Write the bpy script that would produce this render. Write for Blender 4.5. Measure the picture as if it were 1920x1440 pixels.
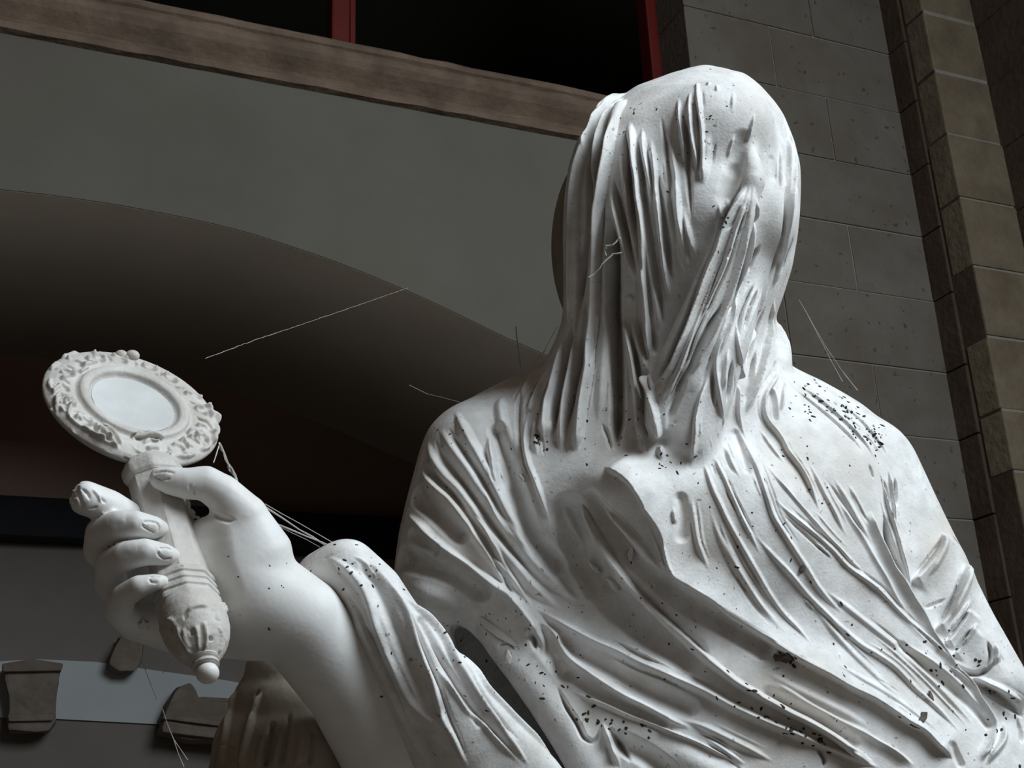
import bpy, bmesh, math, random, time
import numpy as np
from mathutils import Vector, Matrix
from mathutils.bvhtree import BVHTree

T0 = time.time()
for o in list(bpy.data.objects):
    bpy.data.objects.remove(o)
scene = bpy.context.scene
COL = scene.collection
rng = random.Random(7)

# ---------------------------------------------------------------- camera
FPX = 2250.0
PITCH = math.radians(20.5)
ROLL = math.radians(2.6)
CAM = np.array([0.0, 0.0, 1.6])
_F = np.array([0, math.cos(PITCH), math.sin(PITCH)])
_U0 = np.array([0, -math.sin(PITCH), math.cos(PITCH)])
_R0 = np.array([1.0, 0, 0])
_R = _R0 * math.cos(ROLL) - _U0 * math.sin(ROLL)
_U = _U0 * math.cos(ROLL) + _R0 * math.sin(ROLL)
cam_data = bpy.data.cameras.new('camera')
cam_data.sensor_width = 36.0
cam_data.lens = FPX / 1920.0 * 36.0
cam_data.clip_start = 0.05
cam = bpy.data.objects.new('camera', cam_data)
COL.objects.link(cam)
m = Matrix.Identity(4)
for i in range(3):
    m[i][0] = _R[i]; m[i][1] = _U[i]; m[i][2] = -_F[i]; m[i][3] = CAM[i]
cam.matrix_world = m
scene.camera = cam

# ---------------------------------------------------------------- world and light
world = bpy.data.worlds.new('world')
scene.world = world
world.use_nodes = True
bg = world.node_tree.nodes['Background']
bg.inputs[0].default_value = (0.66, 0.49, 0.36, 1)
bg.inputs[1].default_value = 0.10

def area(name, loc, target, size, power, color):
    d = bpy.data.lights.new(name, 'AREA')
    d.shape = 'RECTANGLE'; d.size = size[0]; d.size_y = size[1]
    d.energy = power; d.color = color
    o = bpy.data.objects.new(name, d)
    COL.objects.link(o)
    o.location = loc
    o.rotation_euler = (Vector(target) - Vector(loc)).to_track_quat('-Z', 'Y').to_euler()
    return o
# daylight from the open side of the courtyard, high on the right
area('daylight_opening', (2.35, -0.7, 4.2), (0.1, 1.2, 2.0), (2.2, 2.0), 208, (0.83, 0.93, 1.0))

scene.view_settings.view_transform = 'Standard'
scene.view_settings.look = 'None'
scene.view_settings.gamma = 1.0
scene.view_settings.use_curve_mapping = False
scene.view_settings.exposure = 0.0

# ---------------------------------------------------------------- helpers
def unproj(P, d0):
    """modelling coordinates (px, px, depth in px at distance d0) -> metres"""
    P = np.asarray(P, float).reshape(-1, 3)
    d = d0 * (1 + P[:, 2] / FPX)
    X = (P[:, 0] - 960) / FPX * d
    Y = -(P[:, 1] - 720) / FPX * d
    return CAM + X[:, None] * _R + Y[:, None] * _U + d[:, None] * _F

def mat(name, build):
    mt = bpy.data.materials.new(name)
    mt.use_nodes = True
    nt = mt.node_tree
    bs = nt.nodes['Principled BSDF']
    build(nt, bs)
    return mt

def mesh_obj(name, verts, faces, material, parent=None, smooth=True):
    verts = np.asarray(verts, float)
    if parent is not None:
        verts = verts - np.array(world_loc(parent))
    me = bpy.data.meshes.new(name)
    if isinstance(faces, np.ndarray):
        n = len(faces); k = faces.shape[1]
        me.vertices.add(len(verts)); me.vertices.foreach_set('co', verts.ravel())
        me.loops.add(n * k); me.loops.foreach_set('vertex_index', faces.ravel().astype(np.int32))
        me.polygons.add(n)
        me.polygons.foreach_set('loop_start', np.arange(0, n * k, k, dtype=np.int32))
        me.polygons.foreach_set('loop_total', np.full(n, k, dtype=np.int32))
        me.update(calc_edges=True)
    else:
        me.from_pydata([tuple(v) for v in verts], [], [tuple(f) for f in faces])
        me.update()
    me.polygons.foreach_set('use_smooth', np.full(len(me.polygons), smooth))
    if material: me.materials.append(material)
    o = bpy.data.objects.new(name, me)
    COL.objects.link(o)
    if parent is not None: o.parent = parent
    return o

def world_loc(o):
    l = Vector((0, 0, 0))
    while o is not None:
        l = l + o.location; o = o.parent
    return l

def empty(name, loc, label, cat, group=None):
    o = bpy.data.objects.new(name, None)
    COL.objects.link(o); o.location = loc
    o.empty_display_size = 0.1
    o['label'] = label; o['category'] = cat
    if group: o['group'] = group
    return o

def tag(o, label, cat, group=None, kind=None):
    o['label'] = label; o['category'] = cat
    if group: o['group'] = group
    if kind: o['kind'] = kind
    return o

# ---------------------------------------------------------------- sculpting kit
def smin(a, b, k):
    h = np.clip(0.5 + 0.5 * (b - a) / k, 0, 1)
    return b * (1 - h) + a * h - k * h * (1 - h)
def smax(a, b, k): return -smin(-a, -b, k)

class Grid:
    def __init__(s, lo, hi, step):
        s.lo = np.array(lo, float); s.step = step
        n = [int((hi[i] - lo[i]) / step) + 1 for i in range(3)]
        s.u = (lo[0] + step * np.arange(n[0], dtype=np.float32))[:, None, None]
        s.v = (lo[1] + step * np.arange(n[1], dtype=np.float32))[None, :, None]
        s.w = (lo[2] + step * np.arange(n[2], dtype=np.float32))[None, None, :]
    def sub(s, lo, hi):
        sl = []
        for ax, arr in enumerate((s.u[:, 0, 0], s.v[0, :, 0], s.w[0, 0, :])):
            i0 = max(0, int((lo[ax] - arr[0]) // s.step)); i1 = min(len(arr), int((hi[ax] - arr[0]) // s.step) + 2)
            sl.append(slice(i0, max(i0 + 1, i1)))
        g = object.__new__(Grid)
        g.lo = s.lo; g.step = s.step
        g.u = s.u[sl[0]]; g.v = s.v[:, sl[1]]; g.w = s.w[:, :, sl[2]]
        return g, tuple(sl)
    def blend(s, F, op, prim, k):
        """union ('+') or cut ('-') a primitive into field F, only where it can matter"""
        pad = k * 2 + 3 * s.step
        if isinstance(prim, list):
            a = np.array(prim, float); lo = (a[:, :3] - a[:, 3:]).min(0) - pad; hi = (a[:, :3] + a[:, 3:]).max(0) + pad
        else:
            c, r = np.array(prim[0], float), np.array(prim[1], float); lo = c - r - pad; hi = c + r + pad
        g, sl = s.sub(lo, hi)
        d = g.chain(prim) if isinstance(prim, list) else g.ellip(*prim)
        F[sl] = smin(F[sl], d, k) if op == '+' else smax(F[sl], -d, k)
        return F
    def ellip(s, c, r):
        x = (s.u - c[0]); y = (s.v - c[1]); z = (s.w - c[2])
        k0 = np.sqrt((x / r[0])**2 + (y / r[1])**2 + (z / r[2])**2)
        k1 = np.sqrt((x / r[0]**2)**2 + (y / r[1]**2)**2 + (z / r[2]**2)**2) + 1e-6
        return (k0 * (k0 - 1) / k1).astype(np.float32)
    def chain(s, pts):
        best = None
        for a, b in zip(pts[:-1], pts[1:]):
            ab = np.array(b[:3], float) - np.array(a[:3], float)
            L2 = float(ab @ ab) + 1e-9; ab = [float(x) for x in ab]
            t = ((s.u - a[0]) * ab[0] + (s.v - a[1]) * ab[1] + (s.w - a[2]) * ab[2]) / L2
            t = np.clip(t, 0, 1)
            d = np.sqrt((s.u - a[0] - t * ab[0])**2 + (s.v - a[1] - t * ab[1])**2 + (s.w - a[2] - t * ab[2])**2) - (a[3] + t * (b[3] - a[3]))
            best = d if best is None else np.minimum(best, d)
        return best.astype(np.float32)
    def loft(s, rows, vtop, n=2.0):
        rows = np.array(rows, float)
        v = s.v[0, :, 0]
        L, Rr, wc, hz = [np.interp(v, rows[:, 0], rows[:, i]) for i in (1, 2, 3, 4)]
        k = np.exp(-np.linspace(-2, 2, 5)**2); k /= k.sum()
        def sm(a):
            p = np.pad(a, 2, mode='edge'); return np.convolve(p, k, 'valid')
        wc, hz = sm(wc), sm(hz)
        uc = ((L + Rr) / 2)[None, :, None]; hw = np.maximum((Rr - L) / 2, 1)[None, :, None]
        wc = wc[None, :, None]; hz = hz[None, :, None]
        x = s.u - uc; z = s.w - wc
        ax = np.abs(x / hw) + 1e-4; az = np.abs(z / hz) + 1e-4
        k0 = (ax**n + az**n)**(1 / n)
        g_ = k0**(1 - n) * np.sqrt((ax**(n - 1) / hw)**2 + (az**(n - 1) / hz)**2)
        f = (k0 - 1) / (g_ + 1e-6)
        return np.maximum(f, (vtop - s.v) * 0.6).astype(np.float32)
    def mesh(s, F, smooth=3):
        inside = F < 0
        nx, ny, nz = F.shape
        c = [inside[i:nx-1+i, j:ny-1+j, k:nz-1+k] for i in (0, 1) for j in (0, 1) for k in (0, 1)]
        cnt = sum(x.astype(np.int8) for x in c)
        act = (cnt > 0) & (cnt < 8)
        idx = np.argwhere(act)
        ids = -np.ones(act.shape, np.int64); ids[act] = np.arange(len(idx))
        off = np.array([[i, j, k] for i in (0, 1) for j in (0, 1) for k in (0, 1)])
        vals = np.stack([F[idx[:, 0] + o[0], idx[:, 1] + o[1], idx[:, 2] + o[2]] for o in off], 1)
        P = np.zeros((len(idx), 3)); N = np.zeros(len(idx))
        for a in range(8):
            for b in range(a + 1, 8):
                dd = off[b] - off[a]
                if np.abs(dd).sum() != 1: continue
                fa, fb = vals[:, a], vals[:, b]
                cr = (fa < 0) != (fb < 0)
                t = np.where(cr, fa / np.where(cr, fa - fb, 1), 0)
                P += np.where(cr[:, None], off[a] + t[:, None] * dd, 0); N += cr
        P = (idx + P / N[:, None]) * s.step + s.lo
        quads = []
        for ax in range(3):
            o1, o2 = [(1, 2), (2, 0), (0, 1)][ax]
            sl0 = [slice(1, -1)] * 3; sl1 = [slice(1, -1)] * 3
            sl0[ax] = slice(0, -1); sl1[ax] = slice(1, None)
            A, B = inside[tuple(sl0)], inside[tuple(sl1)]
            e = np.argwhere(A != B)
            if not len(e): continue
            sgn = A[tuple(e.T)]
            e = e.copy()
            for q in range(3):
                if q != ax: e[:, q] += 1
            def cell(d1, d2):
                cc = e.copy(); cc[:, o1] += d1; cc[:, o2] += d2
                return ids[tuple(cc.T)]
            q = np.stack([cell(-1, -1), cell(0, -1), cell(0, 0), cell(-1, 0)], 1)
            q[~sgn] = q[~sgn][:, ::-1]
            quads.append(q)
        Q = np.concatenate(quads)
        Q = Q[(Q >= 0).all(1)]
        E = np.unique(np.sort(np.concatenate([Q[:, [0, 1]], Q[:, [1, 2]], Q[:, [2, 3]], Q[:, [3, 0]]]), 1), axis=0)
        deg = np.bincount(E.ravel(), minlength=len(P)).astype(float)
        for _ in range(smooth):
            S = np.zeros_like(P)
            for q in range(3):
                S[:, q] = np.bincount(E[:, 0], P[E[:, 1], q], len(P)) + np.bincount(E[:, 1], P[E[:, 0], q], len(P))
            P = P * 0.5 + 0.5 * S / np.maximum(deg, 1)[:, None]
        return P, Q

def subsurf(P, Q, levels):
    if levels == 0: return P, Q
    o = mesh_obj('tmp', P, Q, None)
    md = o.modifiers.new('s', 'SUBSURF'); md.levels = levels; md.render_levels = levels
    dg = bpy.context.evaluated_depsgraph_get()
    ev = o.evaluated_get(dg); me = ev.to_mesh()
    co = np.empty(len(me.vertices) * 3); me.vertices.foreach_get('co', co)
    fi = np.empty(len(me.polygons) * 4, np.int32); me.polygons.foreach_get('vertices', fi)
    ev.to_mesh_clear()
    md_ = o.data
    bpy.data.objects.remove(o); bpy.data.meshes.remove(md_)
    return co.reshape(-1, 3), fi.reshape(-1, 4)

def normals(P, Q):
    a, b, c, d = (P[Q[:, i]] for i in range(4))
    fn = np.cross(c - a, d - b)
    N = np.zeros_like(P)
    for i in range(4):
        for q in range(3):
            N[:, q] += np.bincount(Q[:, i], fn[:, q], len(P))
    return N / (np.linalg.norm(N, axis=1)[:, None] + 1e-9)

def adaptive(P, Q, lv_front, lv_back, win=None):
    a, b, c, d = (P[Q[:, i]] for i in range(4))
    fn = np.cross(c - a, d - b); fn /= np.linalg.norm(fn, axis=1)[:, None] + 1e-9
    cen = (a + b + c + d) / 4
    front = fn[:, 2] < 0.45
    if win is not None:
        front &= (cen[:, 0] > win[0]) & (cen[:, 0] < win[2]) & (cen[:, 1] > win[1]) & (cen[:, 1] < win[3])
    out = []
    n = 0; VP = []; FQ = []
    for msk, lv in ((front, lv_front), (~front, lv_back)):
        q = Q[msk]
        if not len(q): continue
        used, inv = np.unique(q, return_inverse=True)
        p2, q2 = subsurf(P[used], inv.reshape(-1, 4), lv)
        VP.append(p2); FQ.append(q2 + n); n += len(p2)
    return np.concatenate(VP), np.concatenate(FQ)

def catmull(pts, step=7.0):
    p = np.array(pts, float)
    if len(p) < 2: return p
    q = np.vstack([2 * p[0] - p[1], p, 2 * p[-1] - p[-2]])
    out = []
    for i in range(1, len(q) - 2):
        n = max(1, int(np.linalg.norm(q[i+1] - q[i]) / step))
        for t in np.linspace(0, 1, n, endpoint=False):
            out.append(0.5 * ((2*q[i]) + (-q[i-1] + q[i+1])*t + (2*q[i-1] - 5*q[i] + 4*q[i+1] - q[i+2])*t*t + (-q[i-1] + 3*q[i] - 3*q[i+1] + q[i+2])*t**3))
    out.append(q[-2])
    return np.array(out)

class Surf:
    """base surface on which strokes are laid"""
    def __init__(s, P, Q):
        s.bvh = BVHTree.FromPolygons([tuple(x) for x in P], [tuple(int(k) for k in x) for x in Q])
    def hit(s, u, v):
        r = s.bvh.ray_cast(Vector((u, v, -3000)), Vector((0, 0, 1)))
        return (None, None) if r[0] is None else (r[0].z, r[1])

def facing(N):
    """displacement direction: normal leaning a little to the front on front-facing cloth"""
    k = np.clip((0.55 - N[:, 2]) / 0.5, 0, 1)[:, None] * 0.45
    M_ = N * (1 - k) + np.array([0, 0, -1.0]) * k
    return M_ / np.linalg.norm(M_, axis=1)[:, None]

def carve(P, N, surf, strokes, gain=1.0):
    D = np.zeros(len(P)); DC = np.zeros(len(P))
    for st in strokes:
        ty, wd, h, pts = st[:4]
        taper = st[4] if len(st) > 4 else 0.33
        line = catmull(pts)
        ws = []
        for u, v in line:
            z, _ = surf.hit(u, v); ws.append(np.nan if z is None else z)
        ws = np.array(ws)
        ok = ~np.isnan(ws)
        if ok.sum() < 2: continue
        xi = np.arange(len(ws)); ws = np.interp(xi, xi[ok], ws[ok])
        if len(ws) > 6:
            pw = np.pad(ws, 3, mode='edge'); ws = np.median(np.stack([pw[i:i + len(ws)] for i in range(7)]), 0)
            for _ in range(3):
                pw = np.pad(ws, 2, mode='edge'); ws = np.convolve(pw, [.1, .2, .4, .2, .1], 'valid')
        mid_ = len(ws) // 2
        for i in range(mid_ + 1, len(ws)): ws[i] = ws[i-1] + np.clip(ws[i] - ws[i-1], -7, 9)
        for i in range(mid_ - 1, -1, -1): ws[i] = ws[i+1] + np.clip(ws[i] - ws[i+1], -7, 9)
        L = np.column_stack([line, ws])
        lo, hi = L.min(0) - wd - 2, L.max(0) + wd + 2
        sel = np.where(((P > lo) & (P < hi)).all(1))[0]
        if not len(sel): continue
        seg = np.linalg.norm(np.diff(L, axis=0), axis=1); cum = np.concatenate([[0], np.cumsum(seg)]); tot = cum[-1] + 1e-9
        bd = np.full(len(sel), 1e9); bt = np.zeros(len(sel)); bs = np.zeros(len(sel))
        pp = P[sel]
        for i in range(len(L) - 1):
            a = L[i]; ab = L[i+1] - a; l2 = ab @ ab + 1e-9
            near = np.where((np.abs(pp - (a + ab / 2)) < wd + 1 + np.sqrt(l2)).all(1))[0]
            if not len(near): continue
            q = pp[near]
            t = np.clip(((q - a) @ ab) / l2, 0, 1)
            r = q - a - t[:, None] * ab
            d = np.sqrt((r * r).sum(1))
            up = d < bd[near]
            k = near[up]
            bd[k] = d[up]; bt[k] = (cum[i] + t[up] * seg[i]) / tot
            bs[k] = (r[up, 0] * ab[1] - r[up, 1] * ab[0]) / math.sqrt(ab[0]**2 + ab[1]**2 + 1e-9)
        tp = np.ones(len(bt))
        if taper > 0 and ty != 'h':
            e = np.clip(np.minimum(bt, 1 - bt) / min(taper, (34.0 if ty in 'cST' else 75.0) / tot), 0, 1); tp = e * e * (3 - 2 * e)
        wl = wd * (0.45 + 0.55 * tp) if ty not in 'ST' else np.full(len(bt), float(wd))
        m_ = bd < wl
        k = sel[m_]; x = (bd / wl)[m_]; s_ = bs[m_]; tp = tp[m_]
        if ty == 'c': f = np.sqrt(np.clip(1 - x * x, 0, 1))
        elif ty == 'r': f = (1 - x * x)**2
        elif ty == 'p': f = (1 - x)**1.4
        elif ty == 'g': f = -(1 - x)**1.3
        elif ty == 'h': f = -(1 - x * x)**2
        elif ty in 'ST':
            sg = s_ if ty == 'S' else -s_
            c = 3.0
            e = np.clip((sg + c) / (2 * c), 0, 1); e = e * e * (3 - 2 * e)
            f = (1 - x)**1.6 * (1 - e)
        if ty == 'c': DC[k] = np.maximum(DC[k], gain * h * tp * f)
        else: D[k] += gain * h * tp * f
    return D + DC

# ---------------------------------------------------------------- materials
def noise_mat(name, c1, c2, scale=6.0, rough=0.8, bump=0.15, bscale=60.0, c3=None, c3scale=2.0, c3amt=0.5, detail=8.0, bdist=0.004, spots=None):
    def b(nt, bs):
        N, Lk = nt.nodes, nt.links
        tc = N.new('ShaderNodeTexCoord')
        n1 = N.new('ShaderNodeTexNoise'); n1.inputs['Scale'].default_value = scale; n1.inputs['Detail'].default_value = detail
        n1.inputs['Roughness'].default_value = 0.65
        Lk.new(tc.outputs['Object'], n1.inputs['Vector'])
        r = N.new('ShaderNodeValToRGB')
        r.color_ramp.elements[0].position = 0.32; r.color_ramp.elements[1].position = 0.68
        r.color_ramp.elements[0].color = (*c1, 1); r.color_ramp.elements[1].color = (*c2, 1)
        Lk.new(n1.outputs['Fac'], r.inputs['Fac'])
        out = r.outputs['Color']
        if c3:
            n3 = N.new('ShaderNodeTexNoise'); n3.inputs['Scale'].default_value = c3scale; n3.inputs['Detail'].default_value = 5
            Lk.new(tc.outputs['Object'], n3.inputs['Vector'])
            r3 = N.new('ShaderNodeValToRGB'); r3.color_ramp.elements[0].position = 0.48; r3.color_ramp.elements[1].position = 0.72
            r3.color_ramp.elements[1].color = (c3amt,) * 3 + (1,)
            Lk.new(n3.outputs['Fac'], r3.inputs['Fac'])
            mx = N.new('ShaderNodeMixRGB'); mx.inputs[2].default_value = (*c3, 1)
            Lk.new(r3.outputs['Color'], mx.inputs[0]); Lk.new(out, mx.inputs[1]); out = mx.outputs[0]
        if spots:
            n4 = N.new('ShaderNodeTexNoise'); n4.inputs['Scale'].default_value = spots[1]; n4.inputs['Detail'].default_value = 3
            Lk.new(tc.outputs['Object'], n4.inputs['Vector'])
            r4 = N.new('ShaderNodeValToRGB'); r4.color_ramp.elements[0].position = spots[2]; r4.color_ramp.elements[1].position = spots[2] + 0.05
            Lk.new(n4.outputs['Fac'], r4.inputs['Fac'])
            mx = N.new('ShaderNodeMixRGB'); mx.inputs[2].default_value = (*spots[0], 1)
            Lk.new(r4.outputs['Color'], mx.inputs[0]); Lk.new(out, mx.inputs[1]); out = mx.outputs[0]
        Lk.new(out, bs.inputs['Base Color'])
        bs.inputs['Roughness'].default_value = rough
        bs.inputs['Specular IOR Level'].default_value = 0.3
        if bump > 0:
            n2 = N.new('ShaderNodeTexNoise'); n2.inputs['Scale'].default_value = bscale; n2.inputs['Detail'].default_value = 6
            Lk.new(tc.outputs['Object'], n2.inputs['Vector'])
            bp = N.new('ShaderNodeBump'); bp.inputs['Strength'].default_value = bump; bp.inputs['Distance'].default_value = bdist
            Lk.new(n2.outputs['Fac'], bp.inputs['Height']); Lk.new(bp.outputs['Normal'], bs.inputs['Normal'])
    return mat(name, b)

M = {}
M['marble'] = noise_mat('white_marble', (0.60, 0.585, 0.565), (0.81, 0.805, 0.795), 42, 0.62, 0.3, 340, (0.52, 0.45, 0.37), 13.0, 0.42, bdist=0.0015, spots=((0.33, 0.30, 0.27), 170.0, 0.675))
M['marble_smooth'] = noise_mat('polished_marble', (0.68, 0.665, 0.64), (0.80, 0.795, 0.785), 16, 0.5, 0.14, 200, (0.58, 0.50, 0.41), 10.0, 0.30, bdist=0.0015, spots=((0.45, 0.41, 0.37), 150.0, 0.73))
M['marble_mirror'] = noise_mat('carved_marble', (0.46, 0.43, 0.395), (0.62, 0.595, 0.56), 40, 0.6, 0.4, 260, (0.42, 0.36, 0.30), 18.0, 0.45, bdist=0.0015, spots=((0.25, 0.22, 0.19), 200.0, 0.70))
M['marble_face'] = noise_mat('mirror_face_marble', (0.54, 0.54, 0.53), (0.62, 0.62, 0.61), 30, 0.5, 0.12, 200, (0.46, 0.43, 0.40), 25.0, 0.3, bdist=0.0015)
M['marble_brown'] = noise_mat('stained_and_shaded_marble', (0.24, 0.185, 0.14), (0.42, 0.37, 0.31), 7, 0.6, 0.3, 60, (0.12, 0.08, 0.055), 5.0, 0.7)  # real stain on the hanging drapery, painted shade on the veil back
M['plaster'] = noise_mat('grey_plaster', (0.110, 0.105, 0.084), (0.136, 0.128, 0.104), 1.6, 0.9, 0.2, 25, (0.112, 0.090, 0.078), 0.9, 0.7)
M['soffit'] = noise_mat('brown_plaster', (0.125, 0.096, 0.072), (0.155, 0.12, 0.091), 1.5, 0.9, 0.15, 25)
M['vault'] = noise_mat('dark_vault_plaster', (0.25, 0.165, 0.13), (0.30, 0.20, 0.16), 1.2, 0.9, 0.15, 25)
M['moulding'] = noise_mat('brown_stone_moulding', (0.13, 0.088, 0.060), (0.20, 0.142, 0.102), 7, 0.85, 0.6, 30, (0.06, 0.042, 0.03), 5, 0.6, bdist=0.01)
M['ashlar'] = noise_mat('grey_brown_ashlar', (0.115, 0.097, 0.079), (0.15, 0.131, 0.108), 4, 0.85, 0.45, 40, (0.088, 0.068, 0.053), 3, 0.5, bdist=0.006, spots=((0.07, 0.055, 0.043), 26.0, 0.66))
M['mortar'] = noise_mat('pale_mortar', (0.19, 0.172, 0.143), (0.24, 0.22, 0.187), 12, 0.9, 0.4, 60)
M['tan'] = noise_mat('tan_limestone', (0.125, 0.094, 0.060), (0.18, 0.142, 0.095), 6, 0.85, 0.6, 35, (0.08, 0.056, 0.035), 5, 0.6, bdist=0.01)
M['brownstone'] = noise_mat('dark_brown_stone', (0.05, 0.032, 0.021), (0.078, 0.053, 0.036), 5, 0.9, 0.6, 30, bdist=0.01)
M['red'] = noise_mat('red_paint', (0.085, 0.006, 0.004), (0.12, 0.010, 0.006), 5, 0.5, 0.1, 40)
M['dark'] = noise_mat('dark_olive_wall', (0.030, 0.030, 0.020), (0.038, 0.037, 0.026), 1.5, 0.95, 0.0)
M['black'] = noise_mat('black_timber', (0.006, 0.006, 0.008), (0.01, 0.01, 0.012), 4, 0.8, 0.1, 30)
M['dimwall'] = noise_mat('dim_brown_wall', (0.16, 0.142, 0.125), (0.20, 0.178, 0.158), 1.5, 0.95, 0.2, 20)
M['white'] = noise_mat('whitewash', (0.40, 0.42, 0.42), (0.47, 0.49, 0.49), 1.5, 0.95, 0.1, 20)
M['fragment'] = noise_mat('weathered_fragment_stone', (0.13, 0.105, 0.085), (0.20, 0.165, 0.135), 9, 0.9, 0.6, 40, bdist=0.01)
M['floor'] = noise_mat('stone_floor', (0.16, 0.14, 0.12), (0.22, 0.195, 0.17), 2, 0.9, 0.2, 20)
M['web'] = noise_mat('dusty_web', (0.45, 0.43, 0.40), (0.55, 0.53, 0.5), 20, 0.9, 0.0)
M['speck'] = noise_mat('dark_dropping', (0.02, 0.018, 0.017), (0.05, 0.045, 0.04), 90, 0.9, 0.0)
M['scrap'] = noise_mat('dry_scrap', (0.55, 0.52, 0.48), (0.85, 0.83, 0.80), 160, 0.9, 0.0)
M['scrap_dark'] = noise_mat('dry_leaf', (0.05, 0.04, 0.035), (0.16, 0.125, 0.10), 160, 0.9, 0.0)

# ---------------------------------------------------------------- the place
AZ = math.radians(67.0)
WD = np.array([math.sin(AZ), math.cos(AZ), 0.0])        # along the wall, to the right and away
WN = np.array([math.cos(AZ), -math.sin(AZ), 0.0])       # wall normal, towards the viewer
UP = np.array([0, 0, 1.0])
def ray(u, v):
    d = (u - 960) / FPX * _R - (v - 720) / FPX * _U + _F
    return d
W0 = CAM + ray(600, 300) * 4.3                           # a point on the arch wall front
def on_plane(u, v, t):
    """pixel ray -> (s, z) on the wall-parallel plane at offset t in front of the arch wall"""
    d = ray(u, v); p0 = W0 + WN * t
    k = ((p0 - CAM) @ WN) / (d @ WN)
    p = CAM + d * k - p0
    return np.array([p @ WD, (p @ UP) + p0[2]])
def wpt(s, z, t): return W0 + WD * s + WN * t + UP * (z - W0[2])
def to_px(p):
    q = np.asarray(p) - CAM
    d = q @ _F
    return np.array([960 + (q @ _R) / d * FPX, 720 - (q @ _U) / d * FPX])

def prism(name, poly, t0, t1, material, parent=None, bevel=0.0, smooth=False):
    """polygon [(s,z)] extruded between wall offsets t0 (back) and t1 (front)"""
    n = len(poly)
    V = [wpt(s, z, t1) for s, z in poly] + [wpt(s, z, t0) for s, z in poly]
    F = [list(range(n)), list(range(2 * n - 1, n - 1, -1))]
    for i in range(n):
        j = (i + 1) % n
        F.append([i, i + n, j + n, j])
    o = mesh_obj(name, V, F, material, parent, smooth)
    bm = bmesh.new(); bm.from_mesh(o.data); bmesh.ops.recalc_face_normals(bm, faces=bm.faces)
    if bevel: bmesh.ops.bevel(bm, geom=bm.edges[:], offset=bevel, segments=2, affect='EDGES', profile=0.6)
    bm.to_mesh(o.data); bm.free()
    return o
def box_s(name, s0, s1, z0, z1, t0, t1, material, parent=None, bevel=0.0):
    return prism(name, [(s0, z0), (s1, z0), (s1, z1), (s0, z1)], t0, t1, material, parent, bevel)
def struct(o): o['kind'] = 'structure'; return o

# floor
fl = mesh_obj('floor', [(-9, -7, 0), (9, -7, 0), (9, 13, 0), (-9, 13, 0)], [(0, 1, 2, 3)], M['floor'], None, False); struct(fl)

# arch wall ------------------------------------------------------------
ARCH = [(-260, 372), (-120, 359), (0, 360), (100, 367), (200, 380), (310, 400), (400, 419), (480, 440), (560, 466), (640, 494), (760, 543), (860, 589), (950, 633), (1030, 668), (1120, 716), (1220, 780), (1330, 868)]
arch = [on_plane(u, v, 0) for u, v in ARCH]
arch = catmull(arch, 0.06)
s_ap = arch[np.argmax(arch[:, 1])][0]
rightside = arch[arch[:, 0] > s_ap + 0.05]
leftside = rightside[::-1].copy(); leftside[:, 0] = 2 * s_ap - leftside[:, 0]
arch = np.vstack([leftside, arch[(arch[:, 0] >= s_ap - 0.05)]])
mould_low = [on_plane(u, v, 0) for u, v in ((0, 44), (640, 178), (1085, 262))]
zm = np.mean([p[1] for p in mould_low])
print('mould z', [p[1] for p in mould_low])
S0, S1 = arch[0][0], arch[-1][0]
TH = 1.45
poly = [(p[0], p[1]) for p in arch] + [(S1, zm + 0.02), (S0, zm + 0.02)]
wall = prism('wall_back', poly, -TH, 0.0, M['plaster']); struct(wall)
# arch underside sheet (brown plaster) slightly below the cut
V = []; F = []
nrm = []
a = np.array(arch)
for i in range(len(a)):
    V.append(wpt(a[i, 0], a[i, 1] - 0.004, -0.003)); V.append(wpt(a[i, 0], a[i, 1] - 0.004, -TH))
    V.append(wpt(a[i, 0], a[i, 1] - 0.0, -0.003)); V.append(wpt(a[i, 0], a[i, 1] - 0.0, -TH))
for i in range(len(a) - 1):
    k = 4 * i
    F.append([k, k + 1, k + 5, k + 4]); F.append([k + 2, k + 6, k + 7, k + 3]); F.append([k, k + 4, k + 6, k + 2])
so = mesh_obj('soffit_plaster', V, F, M['soffit'], wall, True)
# wall continues behind the pier and below the springing
wall_l = box_s('wall_left', S0 - 3.5, S0, 0, zm + 0.02, -TH, 0.0, M['plaster']); struct(wall_l)
pier_foot = box_s('wall_right', S1, S1 + 2.5, 0, zm + 0.02, -TH, 0.0, M['plaster']); struct(pier_foot)

# moulding: profile (t, z) swept along the wall
prof = [(0.0, -0.015), (0.022, -0.012), (0.026, 0.004), (0.020, 0.016), (0.012, 0.022), (0.016, 0.030), (0.030, 0.046), (0.050, 0.066), (0.062, 0.086), (0.064, 0.104), (0.058, 0.118), (0.066, 0.124), (0.068, 0.142), (0.06, 0.152), (-TH - 0.02, 0.156), (-TH - 0.02, -0.015)]
V = []; F = []
ns = 110; n = len(prof)
for i in range(ns + 1):
    s = S0 - 3.5 + (S1 + 2.4 - S0 + 3.5) * i / ns
    for t, z in prof:
        j = 0.002 * rng.uniform(-1, 1)
        V.append(wpt(s, zm + z * 1.12 + j, t * 1.3 + j))
for i in range(ns):
    for k in range(n):
        k2 = (k + 1) % n
        F.append([i * n + k, (i + 1) * n + k, (i + 1) * n + k2, i * n + k2])
mo = mesh_obj('trim_1', V, F, M['moulding'], None, False); struct(mo)
mtop = zm + 0.156 * 1.12

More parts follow.
